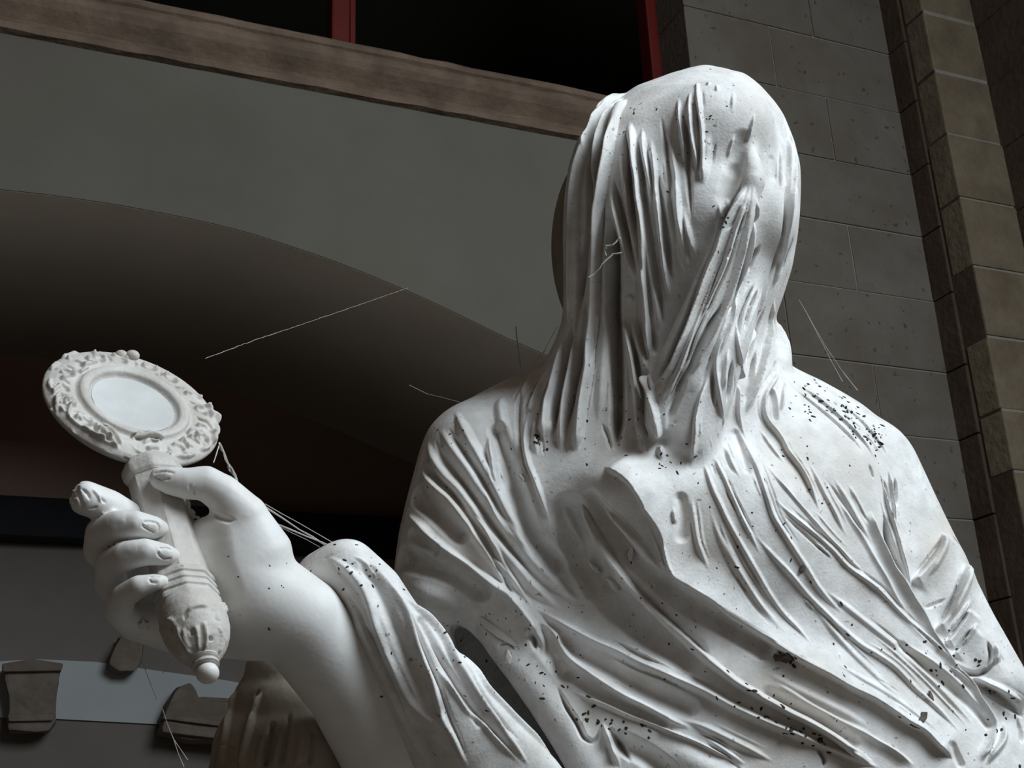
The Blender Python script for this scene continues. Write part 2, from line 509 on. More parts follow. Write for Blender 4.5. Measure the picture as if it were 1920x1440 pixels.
# open gallery above the moulding: dark room, red posts
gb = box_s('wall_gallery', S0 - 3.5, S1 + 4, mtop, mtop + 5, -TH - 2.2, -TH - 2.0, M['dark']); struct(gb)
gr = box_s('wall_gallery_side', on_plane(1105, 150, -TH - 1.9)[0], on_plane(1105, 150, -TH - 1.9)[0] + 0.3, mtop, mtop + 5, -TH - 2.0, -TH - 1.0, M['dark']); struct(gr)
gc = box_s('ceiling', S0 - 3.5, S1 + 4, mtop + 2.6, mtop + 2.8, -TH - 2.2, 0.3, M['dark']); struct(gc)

def red_post(u0, u1, v, t, label):
    s0 = on_plane(u0, v, t)[0]; s1 = on_plane(u1, v, t)[0]; s0, s1 = sorted((s0, s1))
    c = wpt((s0 + s1) / 2, mtop, t)
    e = empty('red_post', tuple(c), label, 'post', 'red posts on the moulding')
    h = mtop + 2.6
    box_s('shaft', s0, s1, mtop, h, t - 0.09, t + 0.0, M['red'], e, 0.008)
    box_s('corner_strip', s1 - 0.018, s1 + 0.004, mtop, h, t - 0.02, t + 0.008, M['red'], e, 0.003)
    for s in (s0 + 0.012, s1 - 0.02):
        q = box_s('bolt', s - 0.008, s + 0.008, mtop + 0.06, mtop + 0.085, t, t + 0.012, M['mortar'], e, 0.004)
    return e
red_post(622, 664, 60, -0.12, 'dark red post standing on the moulding left of the veiled head')
red_post(1216, 1256, 60, -0.12, 'dark red post rising behind the top of the veiled head')

# far room seen through the arch --------------------------------
tf = -TH - 1.3
zsplit = on_plane(300, 1000, tf)[1]
fw = box_s('wall_far', S0 - 3.5, S1 + 4, 0, zsplit, tf - 0.25, tf, M['dimwall']); struct(fw)
fu = box_s('wall_far_upper', S0 - 3.5, S1 + 4, zsplit, mtop, tf - 0.25, tf, M['vault']); struct(fu)
# black timber beam across the far wall
def zpx(u, v, t): return on_plane(u, v, t)[1]
tb = tf + 0.18
zb1, zb0 = zpx(300, 944, tb), zpx(120, 1008, tb)
bm_ = box_s('timber_beam', S0 - 3.4, S1 + 3.5, zb0, zb1, tf, tb, M['black'], None, 0.01)
tag(bm_, 'black timber beam crossing the dark wall behind the hand', 'beam')
# whitewashed band with shelf of stone fragments
def fpx(u, v, t=None):
    return on_plane(u, v, tf + 0.02 if t is None else t)
wb = [fpx(*p) for p in ((-200, 1246), (0, 1240), (70, 1236), (180, 1241), (270, 1254), (420, 1275), (620, 1310), (620, 1390), (300, 1358), (110, 1348), (-200, 1340))]
wo = prism('wall_whitewash', wb, tf - 0.02, tf + 0.02, M['white']); struct(wo)

def lumpy(o, amp, seed, scale=14.0):
    from mathutils import noise
    bm = bmesh.new(); bm.from_mesh(o.data)
    for v in bm.verts:
        v.co += Vector(noise.noise_vector(v.co * scale + Vector((seed, 0, 0)))) * amp
    bm.to_mesh(o.data); bm.free()
def fragment(label, poly, t0, t1, parts=()):
    c = np.mean([fpx(*p, t1) for p in poly], 0)
    zb = min(fpx(*p, t1)[1] for p in poly)
    e = empty('stone_fragment', tuple(wpt(c[0], zb, (t0 + t1) / 2)), label, 'stone fragment', 'carved fragments on the far wall')
    pl = [fpx(*p, t1) for p in poly]
    o = prism('block', pl, t0, t1, M['fragment'], e, 0.012)
    bm = bmesh.new(); bm.from_mesh(o.data); bmesh.ops.triangulate(bm, faces=[f for f in bm.faces if len(f.verts) > 4]); bmesh.ops.subdivide_edges(bm, edges=bm.edges[:], cuts=2, use_grid_fill=True); bm.to_mesh(o.data); bm.free()
    lumpy(o, 0.012, len(label))
    for k, (pp, d0, d1) in enumerate(parts):
        q = prism('moulding_band', [fpx(*p, t1) for p in pp], d0, d1, M['fragment'], e, 0.008)
        lumpy(q, 0.006, k + 3)
    return e
fragment('tapered stone corbel at the far left of the whitewashed band', [(8, 1252), (60, 1240), (112, 1250), (106, 1300), (104, 1355), (92, 1368), (16, 1372), (18, 1310)], tf + 0.021, tf + 0.22,
         [([(4, 1246), (60, 1236), (116, 1246), (114, 1260), (6, 1262)], tf + 0.021, tf + 0.26), ([(14, 1340), (104, 1338), (98, 1352), (16, 1354)], tf + 0.021, tf + 0.25)])
fragment('rounded sculpture fragment above the whitewashed band, left of the pommel', [(205, 1245), (214, 1215), (226, 1190), (255, 1186), (272, 1200), (268, 1235), (252, 1258), (222, 1256)], tf + 0.021, tf + 0.18)
fragment('broken cornice fragment with curved top below the mirror pommel', [(303, 1372), (308, 1342), (318, 1310), (336, 1286), (356, 1280), (368, 1290), (372, 1306), (440, 1316), (440, 1392), (360, 1390)], tf + 0.021, tf + 0.22,
         [([(306, 1340), (440, 1356), (440, 1366), (304, 1350)], tf + 0.021, tf + 0.25), ([(302, 1360), (440, 1378), (440, 1392), (302, 1374)], tf + 0.021, tf + 0.27), ([(362, 1312), (380, 1304), (440, 1308), (440, 1322)], tf + 0.021, tf + 0.20)])

# stepped stone pier -------------------------------------------------------
TP = 0.10                                              # pier front offset
pl_s = on_plane(1288, 80, TP)[0]                       # left edge
pr_s = np.mean([on_plane(u, v, TP)[0] for u, v in ((1644, 0), (1691, 210), (1732, 446))])
pr2_s = np.mean([on_plane(u, v, TP)[0] for u, v in ((1848, 924), (1897, 1147))])
print('pier right edge s', [on_plane(u, v, TP)[0] for u, v in ((1644, 0), (1691, 210), (1732, 446), (1792, 697), (1819, 827), (1848, 924), (1897, 1147))])
joints_px = [(1663, 102), (1689, 213), (1708, 329), (1732, 446), (1761, 568), (1790, 702), (1819, 829), (1847, 977), (1889, 1131)]
jz = [on_plane(u, v, TP)[1] for u, v in joints_px]
print('joint z', np.round(jz, 3))
ztop = jz[0] + 1.2
core = box_s('wall_pier', pl_s + 0.012, pr2_s + 0.02, 0, ztop, 0.0, TP - 0.006, M['mortar']); struct(core)
vj = {0: [(1523, 50)], 1: [(1452, 120)], 2: [(1558, 246)], 3: [(1440, 380), (1800, 380)], 4: [(1600, 485)], 5: [(1480, 630)], 6: [(1643, 725)], 7: [(1560, 900)], 8: [(1660, 1050)]}
courses = [ztop - 0.6] + jz + [jz[-1] - 0.26, jz[-1] - 0.52]
g = 0.0035
mesh_cache = {}
for ci in range(len(courses) - 1):
    z1, z0 = courses[ci], courses[ci + 1]
    right = pr_s if ci <= 6 else pr2_s
    cuts = [pl_s] + sorted(on_plane(u, v, TP)[0] for u, v in vj.get(ci, [(1500, 600)])) + [right]
    cuts = [c for c in cuts if c <= right + 1e-6]
    for a_, b_ in zip(cuts[:-1], cuts[1:]):
        if b_ - a_ < 0.05: continue
        dj = rng.uniform(-0.002, 0.002)
        box_s('stone_block', a_ + g, b_ - g, z0 + g, z1 - g, TP - 0.25, TP + dj, M['ashlar'], core, 0.004)
# dark return faces and tan quoin strips, stepping towards the viewer
def strip_s(pts, t): return np.mean([on_plane(u, v, t)[0] for u, v in pts])
# find offset at which the strip's left edge (pixels) lands on s = pr_s
best = min(np.arange(0.1, 1.2, 0.005), key=lambda dt: abs(strip_s([(1717, 0), (1777, 262), (1830, 499)], TP + dt) - pr_s))
T2 = TP + best
s_b = strip_s([(1819, 0), (1860, 180), (1905, 375)], T2)
print('step', best, 's_b - s_a', s_b - pr_s)
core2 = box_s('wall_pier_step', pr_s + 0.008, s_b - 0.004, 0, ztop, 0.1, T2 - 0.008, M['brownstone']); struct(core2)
tz = [on_plane(u, v, T2)[1] for u, v in ((1767, 29), (1788, 140), (1816, 258), (1856, 380), (1878, 507), (1895, 769))]
tz = [ztop - 0.7] + tz[:5] + [(tz[4] + tz[5]) / 2] + [tz[5], tz[5] - 0.25, tz[5] - 0.5]
mort2 = box_s('mortar_bed', pr_s + 0.012, s_b - 0.008, tz[-1], ztop - 0.7, T2 - 0.03, T2 - 0.004, M['mortar'], core2)
for z1, z0 in zip(tz[:-1], tz[1:]):
    box_s('quoin_stone', pr_s + 0.003 + rng.uniform(0, .006), s_b - 0.002, z0 + 0.005, z1 - 0.005, T2 - 0.12, T2 + rng.uniform(-0.004, 0.004), M['tan'], core2, 0.007)
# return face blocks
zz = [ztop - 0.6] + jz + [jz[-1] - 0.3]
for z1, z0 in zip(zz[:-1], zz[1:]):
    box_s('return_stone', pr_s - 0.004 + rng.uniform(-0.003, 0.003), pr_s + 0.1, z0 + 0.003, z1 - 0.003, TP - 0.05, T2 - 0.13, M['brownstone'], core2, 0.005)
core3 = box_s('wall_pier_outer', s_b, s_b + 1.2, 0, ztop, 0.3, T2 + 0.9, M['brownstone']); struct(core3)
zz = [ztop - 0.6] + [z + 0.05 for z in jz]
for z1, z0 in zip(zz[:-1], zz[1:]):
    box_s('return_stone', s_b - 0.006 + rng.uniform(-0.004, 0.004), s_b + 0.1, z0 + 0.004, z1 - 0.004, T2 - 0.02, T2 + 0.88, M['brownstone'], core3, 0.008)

# ---------------------------------------------------------------- the veiled statue
D_BODY = 1.30
STATUE_BASE = (0.22, 1.42, 0.62)
statue = empty('veiled_statue', STATUE_BASE, 'white marble statue of a veiled woman holding up a carved hand mirror', 'statue')

G = Grid((690, 96, -520), (2100, 1600, 330), 8.0)
head = G.loft([
    (121, 1310, 1335, 0, 20), (124, 1300, 1345, 0, 45), (135, 1262, 1392, 0, 95), (145, 1236, 1408, 0, 118), (160, 1194, 1426, 0, 145), (190, 1150, 1453, 0, 180),
    (215, 1113, 1470, 0, 200), (265, 1081, 1490, 0, 222), (310, 1066, 1501, 0, 234), (350, 1060, 1502, 0, 238), (400, 1056, 1500, 0, 238), (440, 1055, 1496, 0, 232),
    (500, 1056, 1486, 0, 215), (560, 1056, 1467, 0, 196), (600, 1054, 1452, 0, 188), (640, 1040, 1452, 0, 186), (680, 1020, 1462, 0, 190), (720, 1000, 1480, 0, 200),
    (760, 985, 1490, 0, 210), (900, 950, 1500, 0, 220)], 121, 2.6)
head = np.maximum(head, (G.v - 860))
torso = G.loft([
    (650, 1100, 1430, 60, 60), (680, 1030, 1470, 60, 110), (690, 1003, 1490, 58, 130), (700, 978, 1512, 55, 142), (712, 947, 1538, 52, 155), (735, 902, 1580, 45, 175), (758, 862, 1618, 40, 192),
    (800, 821, 1668, 30, 218), (845, 798, 1707, 20, 238), (890, 786, 1726, 12, 250), (940, 771, 1745, 5, 258), (1000, 758, 1776, 0, 262),
    (1040, 746, 1806, -5, 264), (1080, 743, 1818, -10, 266), (1110, 750, 1822, -12, 268), (1160, 772, 1833, -18, 270), (1205, 790, 1858, -22, 272),
    (1250, 800, 1886, -28, 276), (1300, 810, 1920, -32, 280), (1440, 830, 2010, -50, 290), (1600, 850, 2060, -70, 300)], 650, 2.3)
F3 = smin(head, torso, 46)
# chest corner where the veil hem turns, left shoulder, upper arms
F3 = G.blend(F3, '+', ((1190, 925, -205), (95, 75, 95)), 45)
F3 = G.blend(F3, '+', ((1330, 1010, -225), (190, 150, 75)), 70)
F3 = G.blend(F3, '+', [(1625, 880, -20, 95), (1725, 1060, -70, 84), (1800, 1180, -100, 70), (1880, 1290, -150, 55)], 25)
F3 = G.blend(F3, '+', [(890, 850, -60, 95), (850, 1010, -110, 100), (830, 1090, -130, 90)], 55)
# face under the veil: brow, cheeks, nose, the bundle of cloth falling from it
F3 = G.blend(F3, '+', ((1345, 225, -170), (105, 75, 65)), 40)
F3 = G.blend(F3, '+', ((1335, 395, -190), (62, 80, 60)), 40)
F3 = G.blend(F3, '+', ((1455, 400, -140), (42, 75, 60)), 30)
F3 = G.blend(F3, '-', ((1345, 480, -262), (32, 60, 40)), 30)
F3 = G.blend(F3, '+', [(1407, 284, -214, 13), (1414, 314, -240, 19), (1413, 336, -244, 22)], 14)
F3 = G.blend(F3, '+', [(1411, 340, -236, 23), (1390, 405, -248, 27), (1362, 480, -236, 36), (1335, 550, -236, 42), (1305, 625, -238, 46), (1272, 690, -236, 44), (1248, 735, -228, 38), (1236, 790, -226, 30)], 15)
F3 = G.blend(F3, '+', [(1424, 470, -140, 18), (1402, 560, -178, 26), (1372, 640, -205, 36), (1330, 740, -220, 44), (1300, 830, -240, 40)], 22)
F3 = G.blend(F3, '+', [(1460, 618, 10, 12), (1465, 640, 4, 17), (1468, 666, -4, 20), (1458, 720, -42, 26), (1450, 790, -92, 26)], 8)
# eye socket hollows, hollow beside the mouth
F3 = G.blend(F3, '-', ((1035, 1050, -345), (115, 150, 150)), 60)
F3 = G.blend(F3, '-', ((1150, 1170, -395), (120, 110, 130)), 60)
F3 = G.blend(F3, '-', ((850, 1170, -330), (110, 70, 150)), 50)
# robe fold beside the sleeve, and the deep gap left of it
for w_ in (-310, -265, -225, -185, -150, -115, -80, -45):
    F3 = G.blend(F3, '-', [(856, 1176, w_, 14), (894, 1234, w_, 34), (938, 1290, w_, 38), (982, 1340, w_, 38), (1022, 1385, w_, 38), (1070, 1442, w_, 36), (1140, 1520, w_, 36)], 8)
F3 = G.blend(F3, '+', [(905, 1178, -175, 20), (940, 1212, -196, 29), (985, 1258, -222, 37), (1032, 1315, -246, 43), (1080, 1385, -262, 46), (1140, 1480, -280, 52)], 8)
# hem roll at the lower edge
F3 = G.blend(F3, '+', [(1135, 1365, -255, 12), (1210, 1388, -290, 20), (1290, 1425, -315, 28), (1400, 1490, -330, 34)], 10)
P, Q = G.mesh(F3, 4)
surf = Surf(P, Q)
P, Q = adaptive(P, Q, 2, 0, (700, 90, 1990, 1490))
N = normals(P, Q)

BODY = [
# ---- veil, left side of the head
('g', 7, 13, [(1150,190),(1127,217),(1100,252),(1087,275),(1073,307),(1063,335),(1060,367),(1057,400),(1056,450),(1057,492),(1060,560),(1055,605)]),
('g', 11, 22, [(1160,183),(1137,210),(1120,237),(1112,260),(1107,302),(1105,343),(1105,367),(1104,425),(1098,460),(1092,533),(1088,583)]),
('g', 7, 13, [(1172,182),(1147,213),(1137,243),(1133,268),(1127,302),(1118,335),(1110,365)]),
('r', 11, 9, [(1172,172),(1140,200),(1122,228),(1110,255),(1092,300),(1082,345),(1078,400),(1076,470),(1074,560),(1068,620)]),
('r', 9, 9, [(1160,190),(1128,240),(1122,268),(1116,302),(1112,330)]),
('r', 10, 14, [(1156,214),(1146,255),(1140,293),(1133,327),(1127,367),(1122,400),(1120,467),(1117,533),(1115,583),(1113,607),(1107,648),(1104,690),(1098,723),(1092,757),(1087,790),(1082,823),(1080,850)]),
('g', 4, 7, [(1135,350),(1131,417),(1127,483),(1124,550),(1122,583),(1119,598),(1114,648),(1109,690),(1104,720)]),
('r', 13, 7, [(1138,420),(1137,500),(1137,560),(1134,620),(1130,680),(1126,740),(1120,800)]),
('g', 17, 34, [(1143,395),(1149,450),(1151,520),(1151,580),(1154,620),(1157,680),(1159,757),(1157,823),(1155,850)]),
('r', 8, 13, [(1143,352),(1153,392),(1163,433),(1173,467),(1183,500),(1195,528)]),
('g', 9, 13, [(1150,330),(1160,380),(1170,420),(1180,455),(1188,490)]),
('r', 9, 14, [(1180,233),(1185,268),(1188,302),(1193,335),(1195,365),(1200,400),(1203,440),(1206,500),(1209,560),(1212,610),(1215,660),(1217,707)]),
('r', 8, 9, [(1162,285),(1170,312),(1174,350),(1180,395),(1189,450),(1196,490),(1203,530),(1208,583)]),
('g', 7, 11, [(1172,235),(1176,275),(1181,320),(1184,360),(1190,400),(1196,430)]),
('r', 7, 9, [(1203,240),(1207,285),(1213,318),(1218,345),(1224,395)]),
('g', 8, 10, [(1196,255),(1200,300),(1206,350),(1212,400),(1219,450),(1228,510),(1238,570),(1245,620)]),
('r', 10, 10, [(1202,360),(1212,450),(1220,500),(1228,550),(1232,600),(1235,625)]),
('p', 8, 13, [(1219,262),(1226,310),(1230,360),(1235,410),(1239,450),(1244,495),(1249,530),(1255,565)]),
('g', 9, 11, [(1227,300),(1240,380),(1248,440),(1256,500),(1264,540)]),
('g', 9, 8, [(1238,215),(1247,260),(1253,302),(1260,345),(1262,400),(1272,450),(1281,495)]),
('r', 12, 9, [(1256,250),(1262,310),(1268,380),(1276,440),(1285,492)]),
('T', 16, 8, [(1276,380),(1286,430),(1296,465),(1302,485)]),
('g', 7, 9, [(1275,195),(1284,240),(1289,277),(1290,318),(1293,360),(1298,420)]),
('r', 6, 9, [(1272,190),(1277,235),(1281,268),(1284,310)]),
('r', 6, 12, [(1293,172),(1295,227),(1298,260),(1303,293),(1308,325)]),
('g', 5, 9, [(1304,180),(1310,235),(1312,268),(1312,320)]),
('r', 6, 8, [(1306,140),(1308,177),(1312,210),(1315,243),(1316,293),(1316,345)]),
('p', 5, 7, [(1377,150),(1374,185),(1371,214)]), ('p', 5, 8, [(1416,210),(1408,240),(1402,270)]),
('p', 5, 6, [(1328,140),(1328,166)]), ('p', 5, 7, [(1378,250),(1370,277),(1364,300)]),
('p', 4, 5, [(1344,155),(1344,175)]),
('r', 12, 7, [(1330,250),(1322,300),(1320,350)]),
('h', 24, 7, [(1390,262),(1380,290),(1372,310)]),
('h', 24, 9, [(1378,326),(1366,350),(1362,368)]),
('g', 4, 7, [(1442,272),(1433,293),(1430,318),(1432,345),(1430,365)]),
('h', 12, 3, [(1446,300),(1450,330)]),
('r', 5, 3, [(1361,368),(1368,398)]), ('r', 5, 3, [(1348,382),(1352,414)]),
('g', 7, 11, [(1468,200),(1474,243),(1478,277),(1478,310),(1475,343),(1473,400),(1470,433),(1462,467),(1450,500),(1440,525),(1431,552)]),
('r', 6, 8, [(1472,220),(1483,270),(1486,310),(1483,360),(1480,410),(1476,450)]),
('g', 4, 7, [(1484,250),(1491,293),(1489,330),(1486,380)]),
('g', 5, 8, [(1488,437),(1482,458),(1477,475),(1470,500),(1463,520)]),
('r', 6, 6, [(1462,265),(1464,320),(1462,360)]),
('g', 4, 5, [(1450,172),(1470,205),(1482,240)]),
# ---- the bundle falling from the nose
('g', 10, 24, [(1394,338),(1380,365),(1366,392),(1352,418),(1343,440),(1333,467),(1319,500),(1306,533),(1296,563),(1286,595),(1271,632),(1256,665),(1241,698),(1222,726)]),
('p', 7, 8, [(1404,340),(1385,380),(1368,412),(1357,440),(1347,470),(1332,505),(1318,540),(1305,575),(1290,615),(1274,650),(1258,685),(1240,716)]),
('g', 4, 8, [(1390,383),(1382,400),(1373,420),(1362,436)]),
('g', 5, 13, [(1405,362),(1396,400),(1387,425),(1377,458),(1367,492),(1357,517),(1341,550),(1330,575),(1319,595),(1303,632),(1290,673),(1275,703),(1260,737),(1245,768)]),
('p', 6, 9, [(1398,380),(1386,418),(1372,460),(1360,495),(1345,530),(1328,565),(1310,605),(1292,645),(1277,685),(1262,715),(1240,755)]),
('g', 4, 8, [(1366,462),(1357,483),(1343,517),(1327,563),(1313,598),(1298,640),(1286,678),(1270,705)]),
('g', 8, 17, [(1362,552),(1348,583),(1336,602),(1313,645),(1297,687),(1282,712),(1258,757),(1246,780)]),
('p', 7, 10, [(1408,400),(1398,440),(1388,480),(1376,520),(1364,555),(1350,590),(1330,635),(1312,670)]),
('g', 5, 10, [(1402,463),(1395,492),(1387,525),(1379,550),(1366,583),(1358,605),(1343,645),(1330,682),(1320,710),(1310,742)]),
('p', 6, 9, [(1414,420),(1410,455),(1402,490),(1394,525),(1384,560),(1372,595),(1355,640),(1342,670)]),
('g', 7, 13, [(1426,457),(1408,492),(1400,515)]),
('g', 6, 13, [(1419,527),(1402,553),(1390,583),(1385,610),(1386,640)]),
('g', 5, 11, [(1425,535),(1408,575),(1400,600),(1394,625)]),
('r', 7, 8, [(1448,520),(1432,560),(1418,600),(1405,640),(1396,675)]),
('g', 7, 12, [(1438,570),(1424,605),(1413,640),(1404,665),(1395,690)]),
('p', 7, 13, [(1452,560),(1446,600),(1440,625),(1435,648),(1428,690),(1418,723),(1404,760),(1397,780)]),
('g', 8, 13, [(1420,650),(1413,682),(1407,720),(1400,745),(1394,768)]),
('r', 6, 10, [(1382,590),(1382,632),(1387,670),(1387,707),(1385,740),(1385,773),(1393,807),(1403,830)]),
('r', 6, 10, [(1356,620),(1345,655),(1343,690),(1348,740),(1353,782),(1361,810)]),
('g', 7, 11, [(1373,670),(1367,732),(1362,762)]),
('r', 7, 7, [(1366,650),(1360,700),(1356,740)]),
('g', 6, 9, [(1336,690),(1336,730),(1340,770)]),
('T', 12, 9, [(1330,700),(1318,735),(1308,775),(1300,820),(1296,860),(1292,880)]),
('p', 6, 9, [(1330,700),(1315,740),(1306,780),(1303,820),(1298,860)]),
# collar piece at the right
('g', 9, 15, [(1477,652),(1460,682),(1443,710),(1431,738)]),
('r', 7, 11, [(1481,660),(1463,693),(1446,720),(1434,742),(1433,773),(1442,793),(1455,808),(1468,825),(1478,848),(1490,863),(1502,880),(1513,900),(1523,925),(1540,967)]),
('h', 10, 14, [(1451,735),(1452,760),(1452,785)]),
('r', 5, 9, [(1478,705),(1468,728),(1467,757),(1458,782)]),
# ---- veil falling to the left shoulder
('g', 8, 14, [(1063,618),(1052,657),(1043,683),(1030,717),(1019,757),(1014,800)]),
('g', 9, 19, [(1080,600),(1077,623),(1067,657),(1057,693),(1050,732),(1043,757),(1040,790),(1037,825)]),
('r', 9, 9, [(1072,612),(1060,657),(1050,690),(1038,732),(1028,757),(1020,807),(1014,850)]),
('r', 8, 9, [(1088,600),(1080,650),(1070,700),(1060,745),(1054,790),(1050,850)]),
('g', 8, 13, [(1097,607),(1092,648),(1087,682),(1078,720),(1073,748),(1067,782),(1060,820)]),
('r', 8, 6, [(1046,660),(1030,690),(1010,722),(995,755),(988,790)]),
('r', 10, 7, [(1020,680),(1000,702),(978,740),(968,780)]),
('g', 8, 8, [(1034,676),(1015,705),(996,740),(980,775)]),
('r', 7, 12, [(1166,595),(1175,632),(1183,673),(1190,723),(1195,757),(1198,790),(1202,825),(1208,858)]),
('g', 6, 13, [(1180,610),(1187,645),(1193,670),(1199,715),(1204,745),(1208,790),(1211,825),(1213,858)]),
('r', 8, 11, [(1186,598),(1194,632),(1203,665),(1211,698),(1218,723),(1224,748),(1229,782),(1234,815),(1242,872)]),
('S', 12, 9, [(1211,598),(1216,640),(1219,673),(1222,707),(1228,745),(1236,800),(1246,870)]),
('g', 9, 10, [(1222,600),(1226,650),(1230,690),(1228,715)]),
('g', 10, 11, [(1246,600),(1250,640),(1252,670)]),
('g', 10, 9, [(1290,700),(1270,745),(1255,785),(1250,810)]),
('g', 6, 7, [(1127,790),(1140,820),(1147,850)]),
# cords of cloth
('c', 17, 15, [(1178,168),(1143,196),(1117,232),(1099,275),(1088,315),(1082,360),(1080,430),(1080,520),(1077,590),(1064,640),(1048,690),(1035,735),(1026,780),(1020,830)]),
('c', 9, 10, [(1168,178),(1139,222),(1125,262),(1117,305),(1110,348)]),
('c', 12, 15, [(1174,182),(1156,214),(1146,255),(1140,293),(1133,327),(1127,367),(1122,400),(1120,467),(1117,533),(1115,583),(1113,607),(1107,648),(1104,690),(1098,723),(1092,757),(1087,790),(1082,823),(1080,850)]),
('c', 9, 9, [(1096,560),(1090,610),(1079,660),(1071,700),(1061,745),(1054,800),(1051,850)]),
('c', 8, 8, [(1144,350),(1153,392),(1163,433),(1173,467),(1183,500),(1196,530)]),
('c', 9, 11, [(1179,225),(1185,268),(1188,302),(1193,335),(1195,365),(1200,400),(1203,440),(1206,500),(1209,560),(1212,610),(1214,650),(1215,680)]),
('c', 8, 8, [(1162,280),(1170,312),(1174,350),(1180,395),(1189,450),(1196,490),(1203,530),(1208,583)]),
('c', 6, 7, [(1203,236),(1207,285),(1213,318),(1218,345),(1224,395)]),
('c', 7, 9, [(1219,258),(1226,310),(1230,360),(1235,410),(1239,450),(1244,495),(1249,530),(1255,565)]),
('c', 9, 6, [(1204,370),(1212,450),(1220,500),(1228,550),(1232,600),(1235,625)]),
('c', 10, 7, [(1262,330),(1268,380),(1276,440),(1288,515)]), ('c', 7, 5, [(1284,400),(1294,450),(1303,490)]),
('c', 6, 7, [(1293,168),(1295,227),(1298,260),(1303,293),(1308,328)]), ('c', 6, 6, [(1308,150),(1309,180),(1312,210),(1315,243),(1316,293),(1316,350)]), ('c', 6, 6, [(1271,180),(1277,235),(1281,268),(1285,320)]),
('c', 7, 9, [(1166,592),(1175,632),(1183,673),(1190,723),(1195,757),(1198,790),(1202,825),(1208,858)]),
('c', 9, 9, [(1186,592),(1194,632),(1203,665),(1211,698),(1218,723),(1224,748),(1229,782),(1234,815),(1242,872)]),
('c', 11, 10, [(1400,345),(1383,383),(1367,415),(1356,442),(1346,470),(1331,505),(1317,540),(1304,575),(1289,615),(1273,650),(1257,685),(1238,718)]),
('c', 8, 8, [(1408,345),(1397,385),(1385,420),(1371,462),(1359,497),(1344,532),(1327,568),(1309,607),(1291,648),(1276,688),(1261,718),(1240,755)]),
('c', 8, 8, [(1414,345),(1408,400),(1398,440),(1388,480),(1376,520),(1364,555),(1350,590),(1330,635),(1312,672),(1296,705)]),
('c', 7, 8, [(1418,360),(1414,420),(1410,455),(1402,490),(1394,525),(1384,560),(1372,595),(1355,640),(1342,672)]),
('c', 7, 8, [(1452,555),(1446,600),(1440,625),(1435,648),(1428,690),(1418,723),(1404,760),(1397,780)]),
('c', 8, 8, [(1476,250),(1483,290),(1484,340),(1481,400),(1474,450),(1462,500),(1448,545)]),
# ---- left shoulder and arm folds
('r', 15, 13, [(852,765),(867,800),(882,830),(895,853),(908,877),(923,905),(938,933),(952,962),(970,992),(980,1015),(1000,1042)]),
('r', 16, 12, [(822,800),(843,833),(860,858),(878,883),(895,910),(912,933),(932,967),(953,995),(973,1020),(998,1053),(1023,1078),(1057,1107),(1090,1130)]),
('g', 9, 7, [(835,795),(858,830),(878,862),(898,890),(918,925),(940,960),(962,990)]),
('r', 16, 12, [(798,825),(813,860),(833,892),(857,917),(877,943),(898,970),(923,1007),(948,1040),(973,1070),(998,1100),(1032,1128),(1060,1147)]),
('g', 10, 9, [(812,820),(830,855),(850,885),(872,912),(895,945),(918,980),(945,1015),(970,1045),(1000,1080)]),
('r', 12, 15, [(784,872),(803,900),(823,922),(838,935),(853,953),(870,977),(895,1013),(915,1040),(932,1062),(948,1095),(962,1123)]),
('g', 10, 10, [(795,865),(818,895),(842,918),(862,942),(885,970)]),
('r', 8, 10, [(873,953),(907,993),(927,1028),(945,1062),(973,1103),(1000,1142)]),
('g', 6, 8, [(900,1005),(925,1050),(945,1085),(965,1125),(985,1150)]),
('h', 24, 24, [(778,925),(805,950),(835,978),(860,1000)]),
('r', 13, 19, [(758,960),(790,987),(812,1013),(840,1035),(865,1053),(898,1078),(923,1095),(957,1120),(982,1153),(1002,1180),(1018,1208),(1015,1238)]),
('h', 30, 28, [(748,1045),(790,1055),(830,1066),(868,1085),(895,1108)]),
('h', 16, 14, [(770,1000),(795,1015),(815,1030)]),
('r', 30, 10, [(760,1100),(820,1120),(880,1150)]),
('h', 24, 24, [(935,808),(946,850),(962,900),(975,940),(1000,1005),(1045,1060)]),
('r', 9, 12, [(917,810),(920,850),(927,883),(938,920)]),
('r', 15, 10, [(942,728),(938,767),(943,800),(953,833),(967,860)]),
('g', 8, 9, [(980,722),(974,755),(973,800),(977,850)]),
('r', 8, 11, [(988,775),(984,825),(990,867),(1000,892),(1012,925),(1022,955),(1032,985)]),
('r', 10, 7, [(1005,770),(1003,820),(1008,860)]),
('r', 14, 12, [(1000,1190),(990,1175)]),
('g', 7, 12, [(985,1165),(1000,1195),(1004,1225)]),
('h', 26, 12, [(1010,1190),(1030,1220),(1060,1260)]),
# ---- hem of the veil across the chest
('T', 70, 24, [(1130,872),(1140,884),(1157,893),(1177,908),(1195,933),(1207,955),(1220,973),(1231,990),(1239,1007),(1243,1022),(1245,1040),(1250,1060),(1266,1085),(1288,1098),(1311,1111),(1340,1131),(1370,1158),(1407,1182),(1443,1205),(1482,1230),(1516,1249),(1553,1268),(1595,1293),(1640,1315),(1675,1338),(1703,1358),(1733,1376),(1760,1404),(1790,1425)], 0.04),
('p', 5, 6, [(1195,933),(1220,973),(1243,1022),(1266,1085),(1311,1111),(1370,1158),(1443,1205),(1516,1249),(1595,1293)]),
('h', 48, 34, [(1070,965),(1100,1040),(1150,1110),(1215,1175),(1285,1228)]),
('h', 28, 20, [(1110,940),(1160,1010),(1215,1070),(1280,1122),(1350,1165),(1430,1215)]),
('r', 14, 12, [(1100,930),(1150,975),(1190,1020),(1225,1060),(1262,1092)]),
